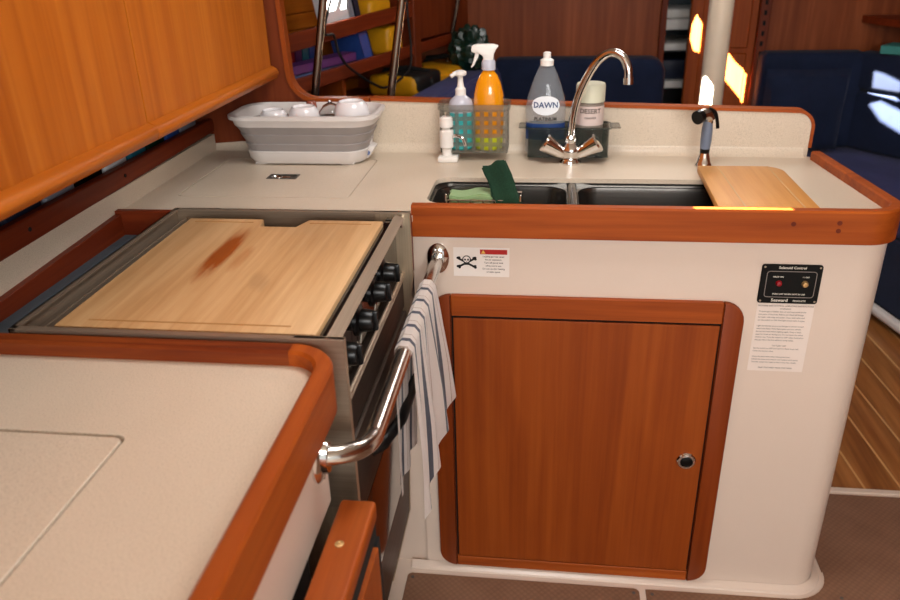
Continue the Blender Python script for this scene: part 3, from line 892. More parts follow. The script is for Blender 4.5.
for x in (-.09, .26):
    bm = BM(); lathe(bm, [(.03, .744), (.03, .7475), (.02, .7475), (.016, .7455)], (x, 1.57, 0), 24); obj('drain', bm, M['chrome'], sk)

# wooden cover over the right end of the sink
cb = thing('cutting_board', 'golden wooden cutting board covering the right end of the sink', 'cutting board', (.42, 1.58, .911))
bp = [(.322, 1.426), (.506, 1.426), (.506, 1.66)] + arc(.466, 1.680, .04, 0, 90, 6) + [(.331, 1.720)]
bm = BM(); prism(bm, bp, 'z', .911, .926, .003, 2); obj('board', bm, M['board2'], cb)
for x in (.372, .478):
    bm = BM(); box(bm, x-.0016, x+.0016, 1.428, 1.716, .9262, .9266); obj('inlay_strip', bm, M['tan'], cb, False)

# ================================================================== NEAR COUNTER
nc = thing('countertop', 'speckled cream near countertop in the foreground with raised teak edge', 'countertop', (-.5, .4, .885))
nx0, nx1, ny0, ny1 = -.80, -.447, .16, .653
h3 = rrect(nx0, nx1, ny0, ny1, .012, 4)
bm = BM(); prism(bm, [(-.856, -.05), (-.262, -.05), (-.262, .76)] + arc(-.30, .785, .038, 0, 90, 6) + [(-.856, .823)], 'z', .885, .91, holes=[h3]); obj('slab', bm, M['counter'], nc, False)
bm = BM()
pn = [(-.856, .838), (-.315, .838)] + arc(-.315, .772, .066, 90, 0, 12)[1:] + [(-.247, -.05)]
prof = [(0, .867), (0, .927), (.003, .931), (.020, .931), (.024, .927), (.024, .867)]
sweep(bm, pn[1:], [(o, h) for o, h in prof]); er = obj('edge_rail', bm, M['teak_y'], nc)
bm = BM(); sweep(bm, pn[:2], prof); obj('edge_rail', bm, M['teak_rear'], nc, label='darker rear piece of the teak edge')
lid2 = thing('counter_hatch', 'large flush hatch lid in the near countertop', 'hatch lid', (-.63, .4, .885))
bm = BM(); prism(bm, rrect(nx0+.002, nx1-.0032, ny0+.002, ny1-.005, .010, 4), 'z', .886, .9105, .001, 1); obj('lid', bm, M['counter'], lid2, False)
bm = BM(); prism(bm, rrect(nx0-.01, nx1+.01, ny0-.01, ny1+.01, .012, 4), 'z', .874, .8845); obj('hatch_gasket', bm, M['groove'], lid2, False)
ncb = thing('near_cabinet', 'cream cabinet front below the near countertop', 'cabinet', (-.5, .4, 0))
nb = BM(); prism(nb, [(-.856, -.05), (-.262, -.05), (-.262, .756)] + arc(-.274, .756, .012, 0, 90, 5) + [(-.856, .768)], 'z', .747, .884); obj('front_apron', nb, M['cream'], ncb)
nb = BM(); box(nb, -.856, -.30, -.05, .75, 0, .747); obj('dark_interior', nb, M['darkgap'], ncb, False)  # black block, paints the darkness of the recess below the apron

# teak locker at the bottom left
lk = thing('teak_locker', 'teak locker with a screwed cap rail below the near countertop', 'locker', (-.22, .45, 0))
obj('front_panel', box(BM(), -.232, -.1965, .08, .726, .02, .704, .001), M['teak_z'], lk)
obj('shadow_gap', box(BM(), -.240, -.203, .08, .745, .70, .735), M['darkgap'], lk, False)
obj('gap_shade_strip', box(BM(), -.240, -.199, .726, .745, 0, .704), M['darkgap'], lk, False)  # black strip painted in for the dark gap beside the stove
bm = BM(); prism(bm, rrect(-.244, -.199, .08, .745, .005, 4), 'z', .735, .762, .004, 3); cp_ = obj('cap_rail', bm, M['teak_y'], lk)
for y in (.665, .52):
    bm = BM(); lathe(bm, [(.0055, 0), (.0055, .0014), (.003, .0018), (.0022, .0008), (.0001, .0008)], (-.226, y, .7618), 14); obj('screw', bm, M['brass'], cp_)

# ================================================================== STOVE
st = thing('stove', 'stainless steel marine stove between the two countertops', 'stove', (-.48, 1.1, 0))
X0, X1, Y0, Y1 = -.717, -.252, .845, 1.360
obj('body', box(BM(), X0+.012, -.30, Y0+.012, Y1-.012, .28, .893), M['darksteel'], st, False)
bm = BM(); box(bm, X0, X1, Y1-.003, Y1, .84, .932); box(bm, X0, X1, Y1-.010, Y1, .929, .932); obj('rear_rim', bm, M['steel_x'], st, False)
bm = BM(); box(bm, X0, X0+.003, Y0, Y1, .84, .932); box(bm, X0, X0+.010, Y0, Y1, .929, .932); box(bm, X0+.022, X0+.025, Y0+.01, Y1-.01, .893, .915); obj('side_rim', bm, M['steel_y'], st, False)
bm = BM(); box(bm, X0, X1, Y0, Y0+.003, .66, .932); box(bm, X0, X1, Y0, Y0+.010, .929, .932); obj('front_rim', bm, M['steel_x'], st, False)
bm = BM()
prism(bm, [(-.279, .9285), (-.262, .922), (-.259, .926), (-.277, .9325)], 'y', Y0+.003, Y1-.022, .0004, 1); obj('top_bar', bm, M['steel_y'], st)
bm = BM(); box(bm, -.276, -.264, Y1-.022, Y1-.004, .905, .926, .002); lathe(bm, [(.003, 0), (.003, .002)], (-.268, Y1-.013, .926), 10); obj('bar_clip', bm, M['chrome'], st)
obj('cooktop', box(BM(), X0+.015, -.285, Y0+.006, Y1-.006, .893, .899), M['black'], st, False)
# side cheeks, leaning back towards the floor
def cheek(y0, y1, zk):
    b = BM(); prism(b, [(-.252, .932), (-.252, zk), (-.268, zk-.12), (-.285, .22), (-.336, .0), (-.39, .0), (-.32, .932)], 'y', y0, y1, .0008, 1)
    return obj('side_cheek', b, M['steel_z'], st, False)
cheek(Y0+.0035, Y0+.012, .66); cheek(Y1-.006, Y1, .80)
pn_ = obj('control_panel', box(BM(), -.296, -.281, Y0+.012, Y1-.008, .812, .922, .001), M['blackgloss'], st, False)
RX = Matrix.Rotation(PI/2, 4, 'Y')
kn = None
for y in (.925, 1.03, 1.135, 1.215):
    bm = BM(); lathe(bm, [(.025, 0), (.025, .003), (.018, .006), (.0165, .022), (.0150, .025), (.009, .026)], (-.281, y, .868), 24, mat=RX)
    box(bm, -.268, -.249, y-.004, y+.004, .868-.0165, .868+.0165, .003, 2)
    k_ = obj('knob', bm, M['black'], pn_)
    bm = BM(); lathe(bm, [(.0215, .0032), (.0225, .0032), (.0225, .0040), (.0215, .0044)], (-.281, y, .868), 28, mat=RX, cap=False); obj('knob_ring', bm, M['steel_z'], k_)
for y in (.925, 1.03, 1.135, 1.215):
    bm = BM(); tube(bm, [(-.2806, y-.014, .838), (-.2806, y-.005, .826), (-.2806, y+.005, .826), (-.2806, y+.014, .838)], .0007, 5); obj('panel_marking', bm, M['whiteink'], pn_)
bm = BM(); lathe(bm, [(.006, 0), (.006, .006), (.004, .008)], (-.281, .895, .838), 16, mat=RX); obj('igniter_button', bm, M['tan'], pn_, label='small pale igniter button')
bm = BM(); tube(bm, [(-.272, Y0+.01, .806), (-.272, Y1-.006, .806)], .004, 8); tube(bm, [(-.272, Y0+.01, .796), (-.272, Y1-.006, .796)], .0025, 8); obj('trim_rod', bm, M['steel_y'], st)
obj('fascia', box(BM(), -.298, -.272, Y0+.011, Y1-.007, .735, .795, .002), M['darksteel'], st)
dm = BM(); prism(dm, [(-.268, .728), (-.270, .60), (-.287, .22), (-.334, .02), (-.40, .02), (-.40, .728)], 'y', Y0+.020, Y1-.0065, .003, 2); dd = obj('oven_door', dm, M['darksteel'], st)
dw = BM(); prism(dw, [(-.2712, .58), (-.2702, .58), (-.2802, .36), (-.2812, .36)], 'y', Y0+.09, Y1-.08); obj('door_window', dw, M['blackgloss'], dd, False)
bm = BM()
hz = .678
tube(bm, smooth_path([(-.268, .995, .652), (-.250, 1.010, .658), (-.232, 1.04, hz-.006), (-.226, 1.07, hz), (-.226, 1.22, hz), (-.232, 1.248, hz-.006), (-.250, 1.268, .642), (-.268, 1.285, .636)], 5), [.012]*6+[.010]*24+[.012]*6, 12)
obj('door_handle', bm, M['black'], dd)
obj('toe_plinth', box(BM(), -.42, -.345, Y0+.02, Y1-.01, 0, .25), M['darkgap'], st, False)

# cutting board on the stove
X0b, X1b, Y0b, Y1b = -.662, -.293, .862, 1.306
kb = thing('cutting_board', 'pale bamboo cutting board with a scorch mark covering the stove top', 'cutting board', (-.478, 1.084, .899))
poly = [(X0b, Y0b), (X1b, Y0b), (X1b, Y1b), (-.432, Y1b), (-.446, Y1b-.038), (-.513, Y1b-.038), (-.519, Y1b), (X0b, Y1b)]
bm = BM(); prism(bm, poly, 'z', .899, .931, .0025, 2); obj('board', bm, M['board'], kb)
bm = BM()
g = .018; w = .0035
box(bm, X0b+.04, X1b-.04, Y0b+g, Y0b+g+w, .9310, .9313)
box(bm, X0b+g, -.532, Y1b-g-w, Y1b-g, .9310, .9313); box(bm, -.425, X1b-g, Y1b-g-w, Y1b-g, .9310, .9313)
obj('juice_groove', bm, M['boardgroove'], kb, False)  # flat darker strips, groove shade painted on with nothing cut in

# ================================================================== GRAB RAIL + TOWEL
gr = thing('grab_rail', 'polished stainless grab rail running past the stove', 'grab rail', (-.23, 1.08, .8))
rp = [(-.258, .722, .842), (-.235, .735, .838), (-.218, .757, .830), (-.210, .79, .822), (-.210, .84, .819), (-.211, 1.12, .816), (-.211, 1.412, .814)]
bm = BM(); tube(bm, smooth_path(rp, 8), .0125, 20); obj('tube', bm, M['rail'], gr)
def flange(c, mt, sc3, axis):
    mt = mt @ Matrix.Diagonal((*sc3, 1))
    b = BM(); lathe(b, [(.029, 0), (.029, .003), (.026, .006), (.0185, .009), (.0165, .016)], c, 28, mat=mt); f = obj('flange', b, M['chrome'], gr)
    for sg in (-1, 1):
        b = BM(); p = Vector(axis)*sg*.0225 + Vector((0, 0, .0065))
        lathe(b, [(.004, 0), (.0035, .0018), (.001, .0024)], Vector(c)+(mt @ p), 10, mat=mt); obj('screw', b, M['steel_x'], f)
flange((-.262, .722, .842), Matrix.Rotation(PI/2, 4, 'Y'), (1.25, .78, 1), (1, 0, 0)); flange((-.211, 1.4195, .814), Matrix.Rotation(PI/2, 4, 'X'), (.78, 1.12, 1), (0, 1, 0))

def towel():
    t = bmesh.new(); uvl = t.loops.layers.uv.new('UVMap')
    nu, nvv = 44, 46
    zb = .817
    fl_, bl_ = .285, .27          # front and back drop
    rad = .0150
    vs = {}
    for i in range(nu+1):
        u = i/nu
        ytop = 1.02+.255*u
        for j in range(nvv+1):
            s = j/nvv*(fl_+bl_+PI*rad)          # from the back hem up, over, to the front hem
            if s < bl_:
                dpt = bl_-s; k = dpt/bl_
                x = -.211-rad-.004*k + .006*k*math.sin(u*17+1); z = zb-dpt
                y = 1.0+(.955+.20*u-1.0)*1 + .03*k*u
                y = ytop*(1-k)+(1.01+.20*u)*k
            elif s < bl_+PI*rad:
                a = (s-bl_)/rad; x = -.211-rad*math.cos(a); z = zb+rad*math.sin(a); y = ytop
            else:
                dpt = s-bl_-PI*rad; k = dpt/fl_
                ye = .995+.345*u
                kk = k**.8
                y = ytop*(1-kk)+ye*kk
                amp = .008*min(1, k*1.6)
                x = -.211+rad + .012*k*(.3+.7*u)+.006*k + amp*math.sin(u*21+.6*math.sin(k*3))
                z = zb-dpt*(1.08-.12*u) + .006*math.sin(u*21+1)*k
            vs[i, j] = t.verts.new((x, y, z))
    for i in range(nu):
        for j in range(nvv):
            f = t.faces.new((vs[i, j], vs[i+1, j], vs[i+1, j+1], vs[i, j+1]))
            for lo, (a, b) in zip(f.loops, ((i, j), (i+1, j), (i+1, j+1), (i, j+1))): lo[uvl].uv = (a/nu, b/nvv)
    r = bmesh.ops.solidify(t, geom=t.faces[:], thickness=-.0026)
    return t
tw = obj('dish_towel', towel(), M['towel']); tag(tw, 'white dish towel with navy stripes hanging on the grab rail', 'towel')

# ================================================================== STICKERS AND PANEL on the sink cabinet
YF = 1.4198
ws = thing('warning_sticker', 'white skull and crossbones warning sticker beside the grab rail flange', 'sticker', (-.12, YF, .785))
obj('film', box(BM(), -.180, -.068, YF-.0005, YF+.0005, .776, .838), M['sticker'], ws, False)
def disc(bm, x, z, rx, rz, y, n=20):
    bm.faces.new([bm.verts.new((x+rx*math.cos(2*PI*k/n), y, z+rz*math.sin(2*PI*k/n))) for k in range(n)])
def bar(bm, p, q, w, y):
    p, q = Vector(p), Vector(q); d = (q-p).normalized(); n = Vector((-d.y, d.x))*w/2
    bm.faces.new([bm.verts.new((c.x, y, c.y)) for c in (p+n, q+n, q-n, p-n)])
bm = BM(); cx, cz = -.1535, .8085; y = YF-.0008
bar(bm, (cx-.016, cz-.012), (cx+.016, cz+.006), .0042, y); bar(bm, (cx-.016, cz+.006), (cx+.016, cz-.012), .0042, y-.0001)
for sx, sz in ((-.016, -.012), (.016, .006), (-.016, .006), (.016, -.012)):
    for dx, dz in ((-.0018, .0012), (.0018, -.0012), (.0012, .002)): disc(bm, cx+sx+dx, cz+sz+dz, .0027, .0027, y-.0002, 10)
disc(bm, cx, cz+.004, .0088, .0088, y-.0004); box(bm, cx-.0045, cx+.0045, y-.0006, y-.0003, cz-.0075, cz)
obj('skull_symbol', bm, M['ink'], ws, False)
bm = BM()
disc(bm, cx, cz+.0045, .0066, .0064, y-.0008); 
obj('skull_face', bm, M['sticker'], ws, False)
bm = BM()
for s in (-1, 1): disc(bm, cx+s*.003, cz+.004, .002, .0023, y-.0011, 10)
disc(bm, cx, cz+.0005, .0009, .0012, y-.0011, 8)
for k in (-2, -1, 0, 1, 2): bar(bm, (cx+k*.0015, cz-.0062), (cx+k*.0015, cz-.0032), .0005, y-.0011)
obj('skull_eyes', bm, M['ink'], ws, False)
bm = BM(); box(bm, -.1265, -.0725, YF-.0012, YF-.0004, .8245, .8345); obj('banner', bm, M['redink'], ws, False)
bm = BM(); text(bm, 'WARNING', .0078, at_front(-.094, YF-.0014, .8294)); obj('banner_text', bm, M['redink'], ws, False)
bm = BM(); bm.faces.new([bm.verts.new(p) for p in ((-.1245, YF-.0014, .826), (-.1155, YF-.0014, .826), (-.120, YF-.0014, .8335))]); obj('triangle', bm, M['yellowink'], ws, False)
bm = BM()
for k, s in enumerate(('Leaking gas may cause', 'fire or explosion.', 'Turn off gas at tank', 'when not in use.', 'Do not use for heating', 'of cabin space.')):
    text(bm, s, .0048, at_front(-.0995, YF-.0009, .8195-k*.0066))
obj('printed_text', bm, M['brownink'], ws, False)

cpn = thing('control_panel', 'black solenoid control panel on the cream cabinet front', 'control panel', (.469, YF, .735))
bm = BM(); prism(bm, rrect(.4145, .5255, .7365, .8175, .005, 4), 'y', YF-.004, YF+.0005, .0008, 1); obj('plate', bm, M['panelblack'], cpn)
bm = BM(); y = YF-.0044
prism(bm, rrect(.4245, .5165, .7495, .8045, .006, 5), 'y', y-.0002, y+.0006, holes=[rrect(.4257, .5153, .7507, .8033, .005, 5)]); obj('border_line', bm, M['greyink'], cpn, False)
bm = BM(); text(bm, 'Solenoid Control', .0072, at_front(.470, y, .8115)); obj('title_lettering', bm, M['whiteink'], cpn, False)
for nm_, s_, z_, c_ in (('lamp_lettering', 'VALVE ON', .0042, (.446, y, .7925)), ('button_lettering', 'I / OFF', .0042, (.497, y, .7925)), ('notice_lettering', 'TURN OFF WHEN NOT IN USE', .0044, (.470, y, .7565)), ('maker_lettering', 'Seaward', .0092, (.455, y, .7432)), ('maker_lettering', 'PRODUCTS', .0046, (.492, y, .7425))):
    bm = BM(); text(bm, s_, z_, at_front(*c_)); obj(nm_, bm, M['whiteink'], cpn, False)
bm = BM(); lathe(bm, [(.0062, 0), (.0062, .002), (.0045, .005), (.001, .006)], (.449, YF-.004, .779), 16, mat=RY); obj('indicator_lamp', bm, M['redled'], cpn, label='red indicator lamp')
bm = BM(); lathe(bm, [(.0062, 0), (.0062, .004), (.0045, .007), (.001, .0075)], (.4965, YF-.004, .779), 16, mat=RY); obj('push_button', bm, M['brass'], cpn, label='brass push button')
for x in (.4195, .5205):
    for z in (.7415, .8125):
        bm = BM(); lathe(bm, [(.0022, 0), (.0018, .001)], (x, YF-.004, z), 10, mat=RY); obj('screw', bm, M['steel_x'], cpn)

ish = thing('instruction_sheet', 'white printed instruction sheet below the black control panel', 'sheet', (.469, YF, .582))
obj('paper', box(BM(), .417, .524, YF-.0006, YF+.0004, .583, .7345), M['paper'], ish, False)
bm = BM()
lines = ['PROPANE GAS CONTROL OPERATING INSTRUCTIONS', 'WARNING', 'Propane gas is heavier than air and may settle in the', 'low parts of the boat. Before use check all fittings', 'for leaks with soap and water. Open tank valve and', 'set the switch to ON. Red light shows valve is open.', '', 'Light the burner as soon as the gas is turned on and', 'watch the flame. If the flame goes out turn off the', 'burner and wait before lighting again. Keep a hatch', 'open for fresh air during use. Do not leave the stove', 'while in use. Turn the switch to OFF when finished so', 'that gas left in the line will burn away safely.', '', 'TO TURN OFF', 'Set the switch to OFF and wait for flame to go out.', 'Close the burner valve.', '', 'Close the tank valve when leaving the boat.', 'Check the hose each season and replace worn parts.', 'Test the system for leaks at least every two weeks.', '', 'KEEP THIS SHEET NEAR THE PANEL']
for k, s in enumerate(lines):
    if not s: continue
    c_ = s.isupper()
    text(bm, s, .0042, at_front(.4705 if c_ else .422, YF-.001, .7295-k*.0063), 'CENTER' if c_ else 'LEFT')
obj('printed_text', bm, M['greyink'], ish, False)

# ================================================================== FAUCET, SPRAYER, FILTER TAP
fx, fy = .054, 1.79
fc = thing('faucet', 'chrome two-handle faucet with a tall swan neck spout', 'faucet', (fx, fy, .91))
bm = BM(); lathe(bm, [(.026, 0), (.026, .004), (.021, .010), (.019, .018), (.022, .026), (.022, .034), (.016, .044), (.013, .050)], (fx, fy, .91), 28); obj('body', bm, M['chrome'], fc)
bm = BM()
lathe(bm, [(.013, 0), (.015, .004), (.015, .012), (.0105, .018)], (fx, fy, .958), 22)
sp = [(fx, fy, .965), (fx+.002, fy, 1.01), (fx+.010, fy-.003, 1.055), (fx+.026, fy-.010, 1.100), (fx+.046, fy-.020, 1.138), (fx+.066, fy-.031, 1.158), (fx+.084, fy-.040, 1.163), (fx+.102, fy-.049, 1.154), (fx+.113, fy-.055, 1.132), (fx+.115, fy-.057, 1.112)]
tube(bm, smooth_path(sp, 6), .0092, 16); tube(bm, [(fx+.115, fy-.057, 1.114), (fx+.1155, fy-.0573, 1.100)], .0108, 16); obj('spout', bm, M['chrome'], fc)
for s in (-1, 1):
    d = Vector((s*.80, -.12, .52)).normalized(); q = Vector((0, 0, 1)).rotation_difference(d).to_matrix().to_4x4()
    bm = BM(); lathe(bm, [(.012, 0), (.012, .010), (.0135, .014), (.0145, .02), (.022, .056), (.0235, .064), (.021, .068), (.011, .070)], Vector((fx, fy, .922))+d*.008, 14, mat=q); obj('handle', bm, M['chrome'], fc)

sx_, sy_ = .354, 1.776
sp_ = thing('side_sprayer', 'pull-out side sprayer with black nozzle right of the faucet', 'sprayer', (sx_, sy_, .91))
bm = BM(); lathe(bm, [(.0205, 0), (.0205, .004), (.017, .010), (.0135, .022), (.011, .030)], (sx_, sy_, .91), 26); obj('holder', bm, M['chrome'], sp_)
bm = BM(); lathe(bm, [(.0105, .028), (.0110, .040)], (sx_, sy_, .91), 18); obj('collar', bm, M['black'], sp_)
bm = BM(); lathe(bm, [(.0110, .040), (.0125, .06), (.0120, .085), (.0095, .104)], (sx_, sy_, .91), 18, sy=1.1); obj('grip', bm, M['spraygrey'], sp_)
bm = BM(); tube(bm, smooth_path([(sx_+.001, sy_, 1.008), (sx_-.001, sy_-.002, 1.020), (sx_-.010, sy_-.010, 1.028), (sx_-.024, sy_-.022, 1.027)], 4), [.0105]*3+[.0145]*10, 16); obj('head', bm, M['rail'], sp_)
bm = BM(); tube(bm, [(sx_-.021, sy_-.020, 1.0265), (sx_-.030, sy_-.029, 1.0245)], .0150, 18); obj('nozzle', bm, M['black'], sp_)
bm = BM(); tube(bm, smooth_path([(sx_-.002, sy_-.004, 1.040), (sx_+.012, sy_-.003, 1.032), (sx_+.018, sy_-.003, 1.016), (sx_+.022, sy_-.003, .996)], 4), .0038, 8); obj('lever', bm, M['black'], sp_)

wx, wy = -.236, 1.806
ft = thing('filter_tap', 'small white water filter tap with a short chrome spout', 'tap', (wx, wy, .91))
bm = BM(); box(bm, wx-.022, wx+.026, wy-.024, wy+.02, .91, .924, .003, 2); obj('base', bm, M['white'], ft)
bm = BM(); lathe(bm, [(.0125, .012), (.012, .030), (.0170, .034), (.0170, .072), (.011, .076), (.0105, .079)], (wx-.002, wy, .91), 24); obj('column', bm, M['white'], ft)
bm = BM(); lathe(bm, [(.012, .079), (.0165, .082), (.0165, .102), (.011, .106)], (wx-.002, wy, .91), 24); obj('knob', bm, M['white'], ft)
bm = BM(); tube(bm, smooth_path([(wx+.008, wy-.004, .966), (wx+.022, wy-.010, .972), (wx+.038, wy-.016, .967), (wx+.046, wy-.020, .950)], 5), .0042, 10); obj('spout', bm, M['chrome'], ft)

# ================================================================== CADDIES AND BOTTLES at the backsplash
def caddy(label, x0, x1, y0, y1, z0, z1, mat, tabs=False):
    o = thing('caddy', label, 'caddy', ((x0+x1)/2, (y0+y1)/2, z0))
    n = 1.0
    def lattice(bm, p0, p1, z0, z1, nx, nz, t):
        p0, p1 = Vector(p0), Vector(p1); d = (p1-p0); L_ = d.length; d.normalize(); nn = Vector((-d.y, d.x, 0))*t/2
        def strip(a, b, h0, h1):
            q = [p0+d*a, p0+d*b]
            t_ = bmesh.new(); vs = []
            for c in (q[0]-nn, q[1]-nn, q[1]+nn, q[0]+nn):
                vs.append((t_.verts.new((c.x, c.y, h0)), t_.verts.new((c.x, c.y, h1))))
            for k in range(4): t_.faces.new((vs[k][0], vs[(k+1) % 4][0], vs[(k+1) % 4][1], vs[k][1]))
            t_.faces.new([v[0] for v in vs][::-1]); t_.faces.new([v[1] for v in vs]); join(bm, t_)
        cw = L_/nx; ch = (z1-z0)/nz; g_ = .24
        for i in range(nx+1): strip(max(0, i*cw-cw*g_), min(L_, i*cw+cw*g_), z0, z1)
        for j in range(nz+1):
            for i in range(nx): strip(i*cw+cw*g_, (i+1)*cw-cw*g_, max(z0, z0+j*ch-ch*g_), min(z1, z0+j*ch+ch*g_))
    ins = .006
    bm = BM()
    box(bm, x0+ins, x1-ins, y0+ins, y1, z0, z0+.003)
    if not tabs:
        lattice(bm, (x0+ins, y0+ins, 0), (x1-ins, y0+ins, 0), z0, z1-.012, 8, 5, .0016)
        lattice(bm, (x0+ins, y0+ins, 0), (x0+ins, y1-.002, 0), z0, z1-.012, 4, 5, .0016)
        lattice(bm, (x1-ins, y0+ins, 0), (x1-ins, y1-.002, 0), z0, z1-.012, 4, 5, .0016)
    else:
        for a in (0,):
            t_ = rrect(x0+ins, x1-ins, y0+ins, y1, .012, 5); ti = rrect(x0+ins+.002, x1-ins-.002, y0+ins+.002, y1-.002, .011, 5)
            prism(bm, t_, 'z', z0, z1, holes=[ti])
    obj('basket', bm, mat, o, False)
    bm = BM()
    prism(bm, rrect(x0, x1, y0, y1, .014, 5), 'z', z1-.012 if not tabs else z1-.003, z1, holes=[rrect(x0+.004, x1-.004, y0+.004, y1-.004, .012, 5)])
    if tabs:
        for a, b in ((x0-.016, x0+.003), (x1-.003, x1+.020)): box(bm, a, b, y0+.015, y1-.015, z1-.004, z1, .0018)
    obj('rim', bm, mat, o, False)
    bm = BM()
    for x in (x0+.03, x1-.03): lathe(bm, [(.014, 0), (.012, .003), (.004, .006)], (x, bsy(x)-.0005, z1-.035), 18, mat=RY)
    obj('suction_cup', bm, M['clearplastic'], o)
    return o
caddy('smoky lattice caddy on the backsplash holding the soap and spray bottles', -.258, -.088, 1.795, bsy(-.17)-.008, .930, 1.043, M['smokeplastic'])
caddy('dark smoky caddy with side tabs behind the faucet', -.052, .148, 1.795, bsy(.05)-.008, .920, .990, M['darkplastic'], True)

# foaming soap pump
x, y, z = -.206, 1.836, .9335
b = thing('soap_bottle', 'turquoise foaming soap pump bottle in the lattice caddy', 'bottle', (x, y, z))
bm = BM(); lathe(bm, [(.026, 0), (.0295, .004), (.0295, .088)], (x, y, z), 30); obj('label_band', bm, M['turq'], b, label='turquoise lower body')
bm = BM(); lathe(bm, [(.0295, .088), (.0295, .102), (.026, .114), (.017, .122), (.0125, .126)], (x, y, z), 30); obj('shoulder', bm, M['frost'], b)
bm = BM(); lathe(bm, [(.0125, .126), (.0125, .140), (.0085, .144), (.0065, .158), (.006, .170)], (x, y, z), 22)
lathe(bm, [(.012, .170), (.0145, .173), (.0145, .179), (.009, .182)], (x, y, z), 22); tube(bm, [(x, y, z+.176), (x-.012, y-.008, z+.176), (x-.021, y-.013, z+.170)], .005, 10); obj('pump', bm, M['white'], b)

# spray bottle
x, y, z = -.140, 1.836, .9335
b = thing('spray_bottle', 'orange cleaner spray bottle with white trigger head in the lattice caddy', 'bottle', (x, y, z))
bm = BM(); lathe(bm, [(.034, .030), (.0355, .06), (.0360, .10), (.034, .13), (.028, .155), (.020, .172), (.013, .180), (.0125, .184)], (x, y, z), 34, sy=.75); obj('body', bm, M['orange'], b)
bm = BM(); lathe(bm, [(.030, 0), (.033, .004), (.034, .030)], (x, y, z), 34, sy=.75); obj('foot', bm, M['yellowgreen'], b, label='yellow-green foot')
bm = BM(); lathe(bm, [(.0155, .183), (.0165, .186), (.0160, .200), (.0135, .206)], (x, y, z), 26); obj('collar', bm, M['frost'], b)
bm = BM()
hd = [(.024, .236), (.012, .240), (-.026, .240), (-.038, .237), (-.040, .226), (-.036, .222), (-.022, .220), (-.012, .214), (-.012, .203), (.012, .203), (.012, .216), (.016, .226)]
t_ = bmesh.new(); prism(t_, [(x+p, z+q) for p, q in hd], 'y', y-.010, y+.010, .003, 2); join(bm, t_); obj('spray_head', bm, M['white'], b)
bm = BM(); t_ = bmesh.new(); prism(t_, [(x+p, z+q) for p, q in ((-.020, .222), (-.024, .210), (-.034, .192), (-.040, .187), (-.040, .191), (-.034, .205), (-.030, .222))], 'y', y-.006, y+.006, .0015, 1); join(bm, t_); obj('trigger', bm, M['white'], b)

# dish soap
x, y, z = -.006, 1.834, .9235
b = thing('dish_soap_bottle', 'clear dish soap bottle with blue label left of the faucet spout', 'bottle', (x, y, z))
SYB = .58
bm = BM(); lathe(bm, [(.040, 0), (.046, .004), (.047, .02), (.0465, .080), (.0475, .100), (.043, .132), (.033, .163), (.022, .190), (.0165, .201), (.0150, .204)], (x, y, z), 40, sy=SYB); obj('body', bm, M['clearplastic'], b)
bm = BM(); lathe(bm, [(.0150, .202), (.0155, .214), (.0125, .216), (.0085, .218), (.009, .230), (.006, .232)], (x, y, z), 24); obj('cap', bm, M['white'], b)
def wrap_patch(bm, r, a0, a1, z0, z1, sy, c, n=14, shape=None):
    for i in range(n):
        q = []
        for a, e in ((i, 0), (i+1, 0), (i+1, 1), (i, 1)):
            th = a0+(a1-a0)*a/n
            if shape: zz = (z0+z1)/2+(e*2-1)*(z1-z0)/2*math.sqrt(max(0, 1-(2*a/n-1)**2))
            else: zz = z0 if e == 0 else z1
            q.append(bm.verts.new((c[0]+r*math.sin(th), c[1]-r*sy*math.cos(th), c[2]+zz)))
        bm.faces.new(q)
    bmesh.ops.remove_doubles(bm, verts=bm.verts, dist=1e-6)
def TB(zz): return Matrix.Translation((x, y, z+zz)) @ Matrix.Diagonal((1, SYB, 1, 1))
bm = BM(); wrap_patch(bm, .0478, -1.25, 1.25, .036, .074, SYB, (x, y, z)); obj('label_band', bm, M['label_blue'], b, label='navy label band')
bm = BM(); wrap_patch(bm, .0490, -.72, .72, .094, .138, SYB, (x, y, z), shape=True); obj('label_badge', bm, M['label_white'], b, label='round white badge')
bm = BM(); text(bm, 'DAWN', .0185, TB(.117), wrap=.0504); obj('brand_lettering', bm, M['label_blue'], b)
bm = BM(); text(bm, 'PLATINUM', .0115, TB(.085), wrap=.0494); obj('variant_lettering', bm, M['ink'], b)

# cleanser shaker
x, y, z = .096, 1.836, .9235
b = thing('cleanser_shaker', 'cream-capped cleanser shaker right of the faucet spout', 'bottle', (x, y, z))
bm = BM(); lathe(bm, [(.031, 0), (.032, .003), (.032, .118), (.029, .121)], (x, y, z), 32); obj('canister', bm, M['shaker'], b)
bm = BM(); lathe(bm, [(.0335, .122), (.0335, .158), (.0315, .162), (.02, .163)], (x, y, z), 32); obj('cap', bm, M['shakercap'], b)
bm = BM(); wrap_patch(bm, .0326, -1.5, 1.5, .070, .114, 1, (x, y, z)); obj('label', bm, M['label_pink'], b)
bm = BM(); text(bm, 'DESERT', .0150, Matrix.Translation((x, y, z+.103)), wrap=.0334); obj('name_lettering', bm, M['brownink'], b)
bm = BM(); text(bm, 'CLEANSER', .006, Matrix.Translation((x, y, z+.088)), wrap=.0334); obj('kind_lettering', bm, M['brownink'], b)

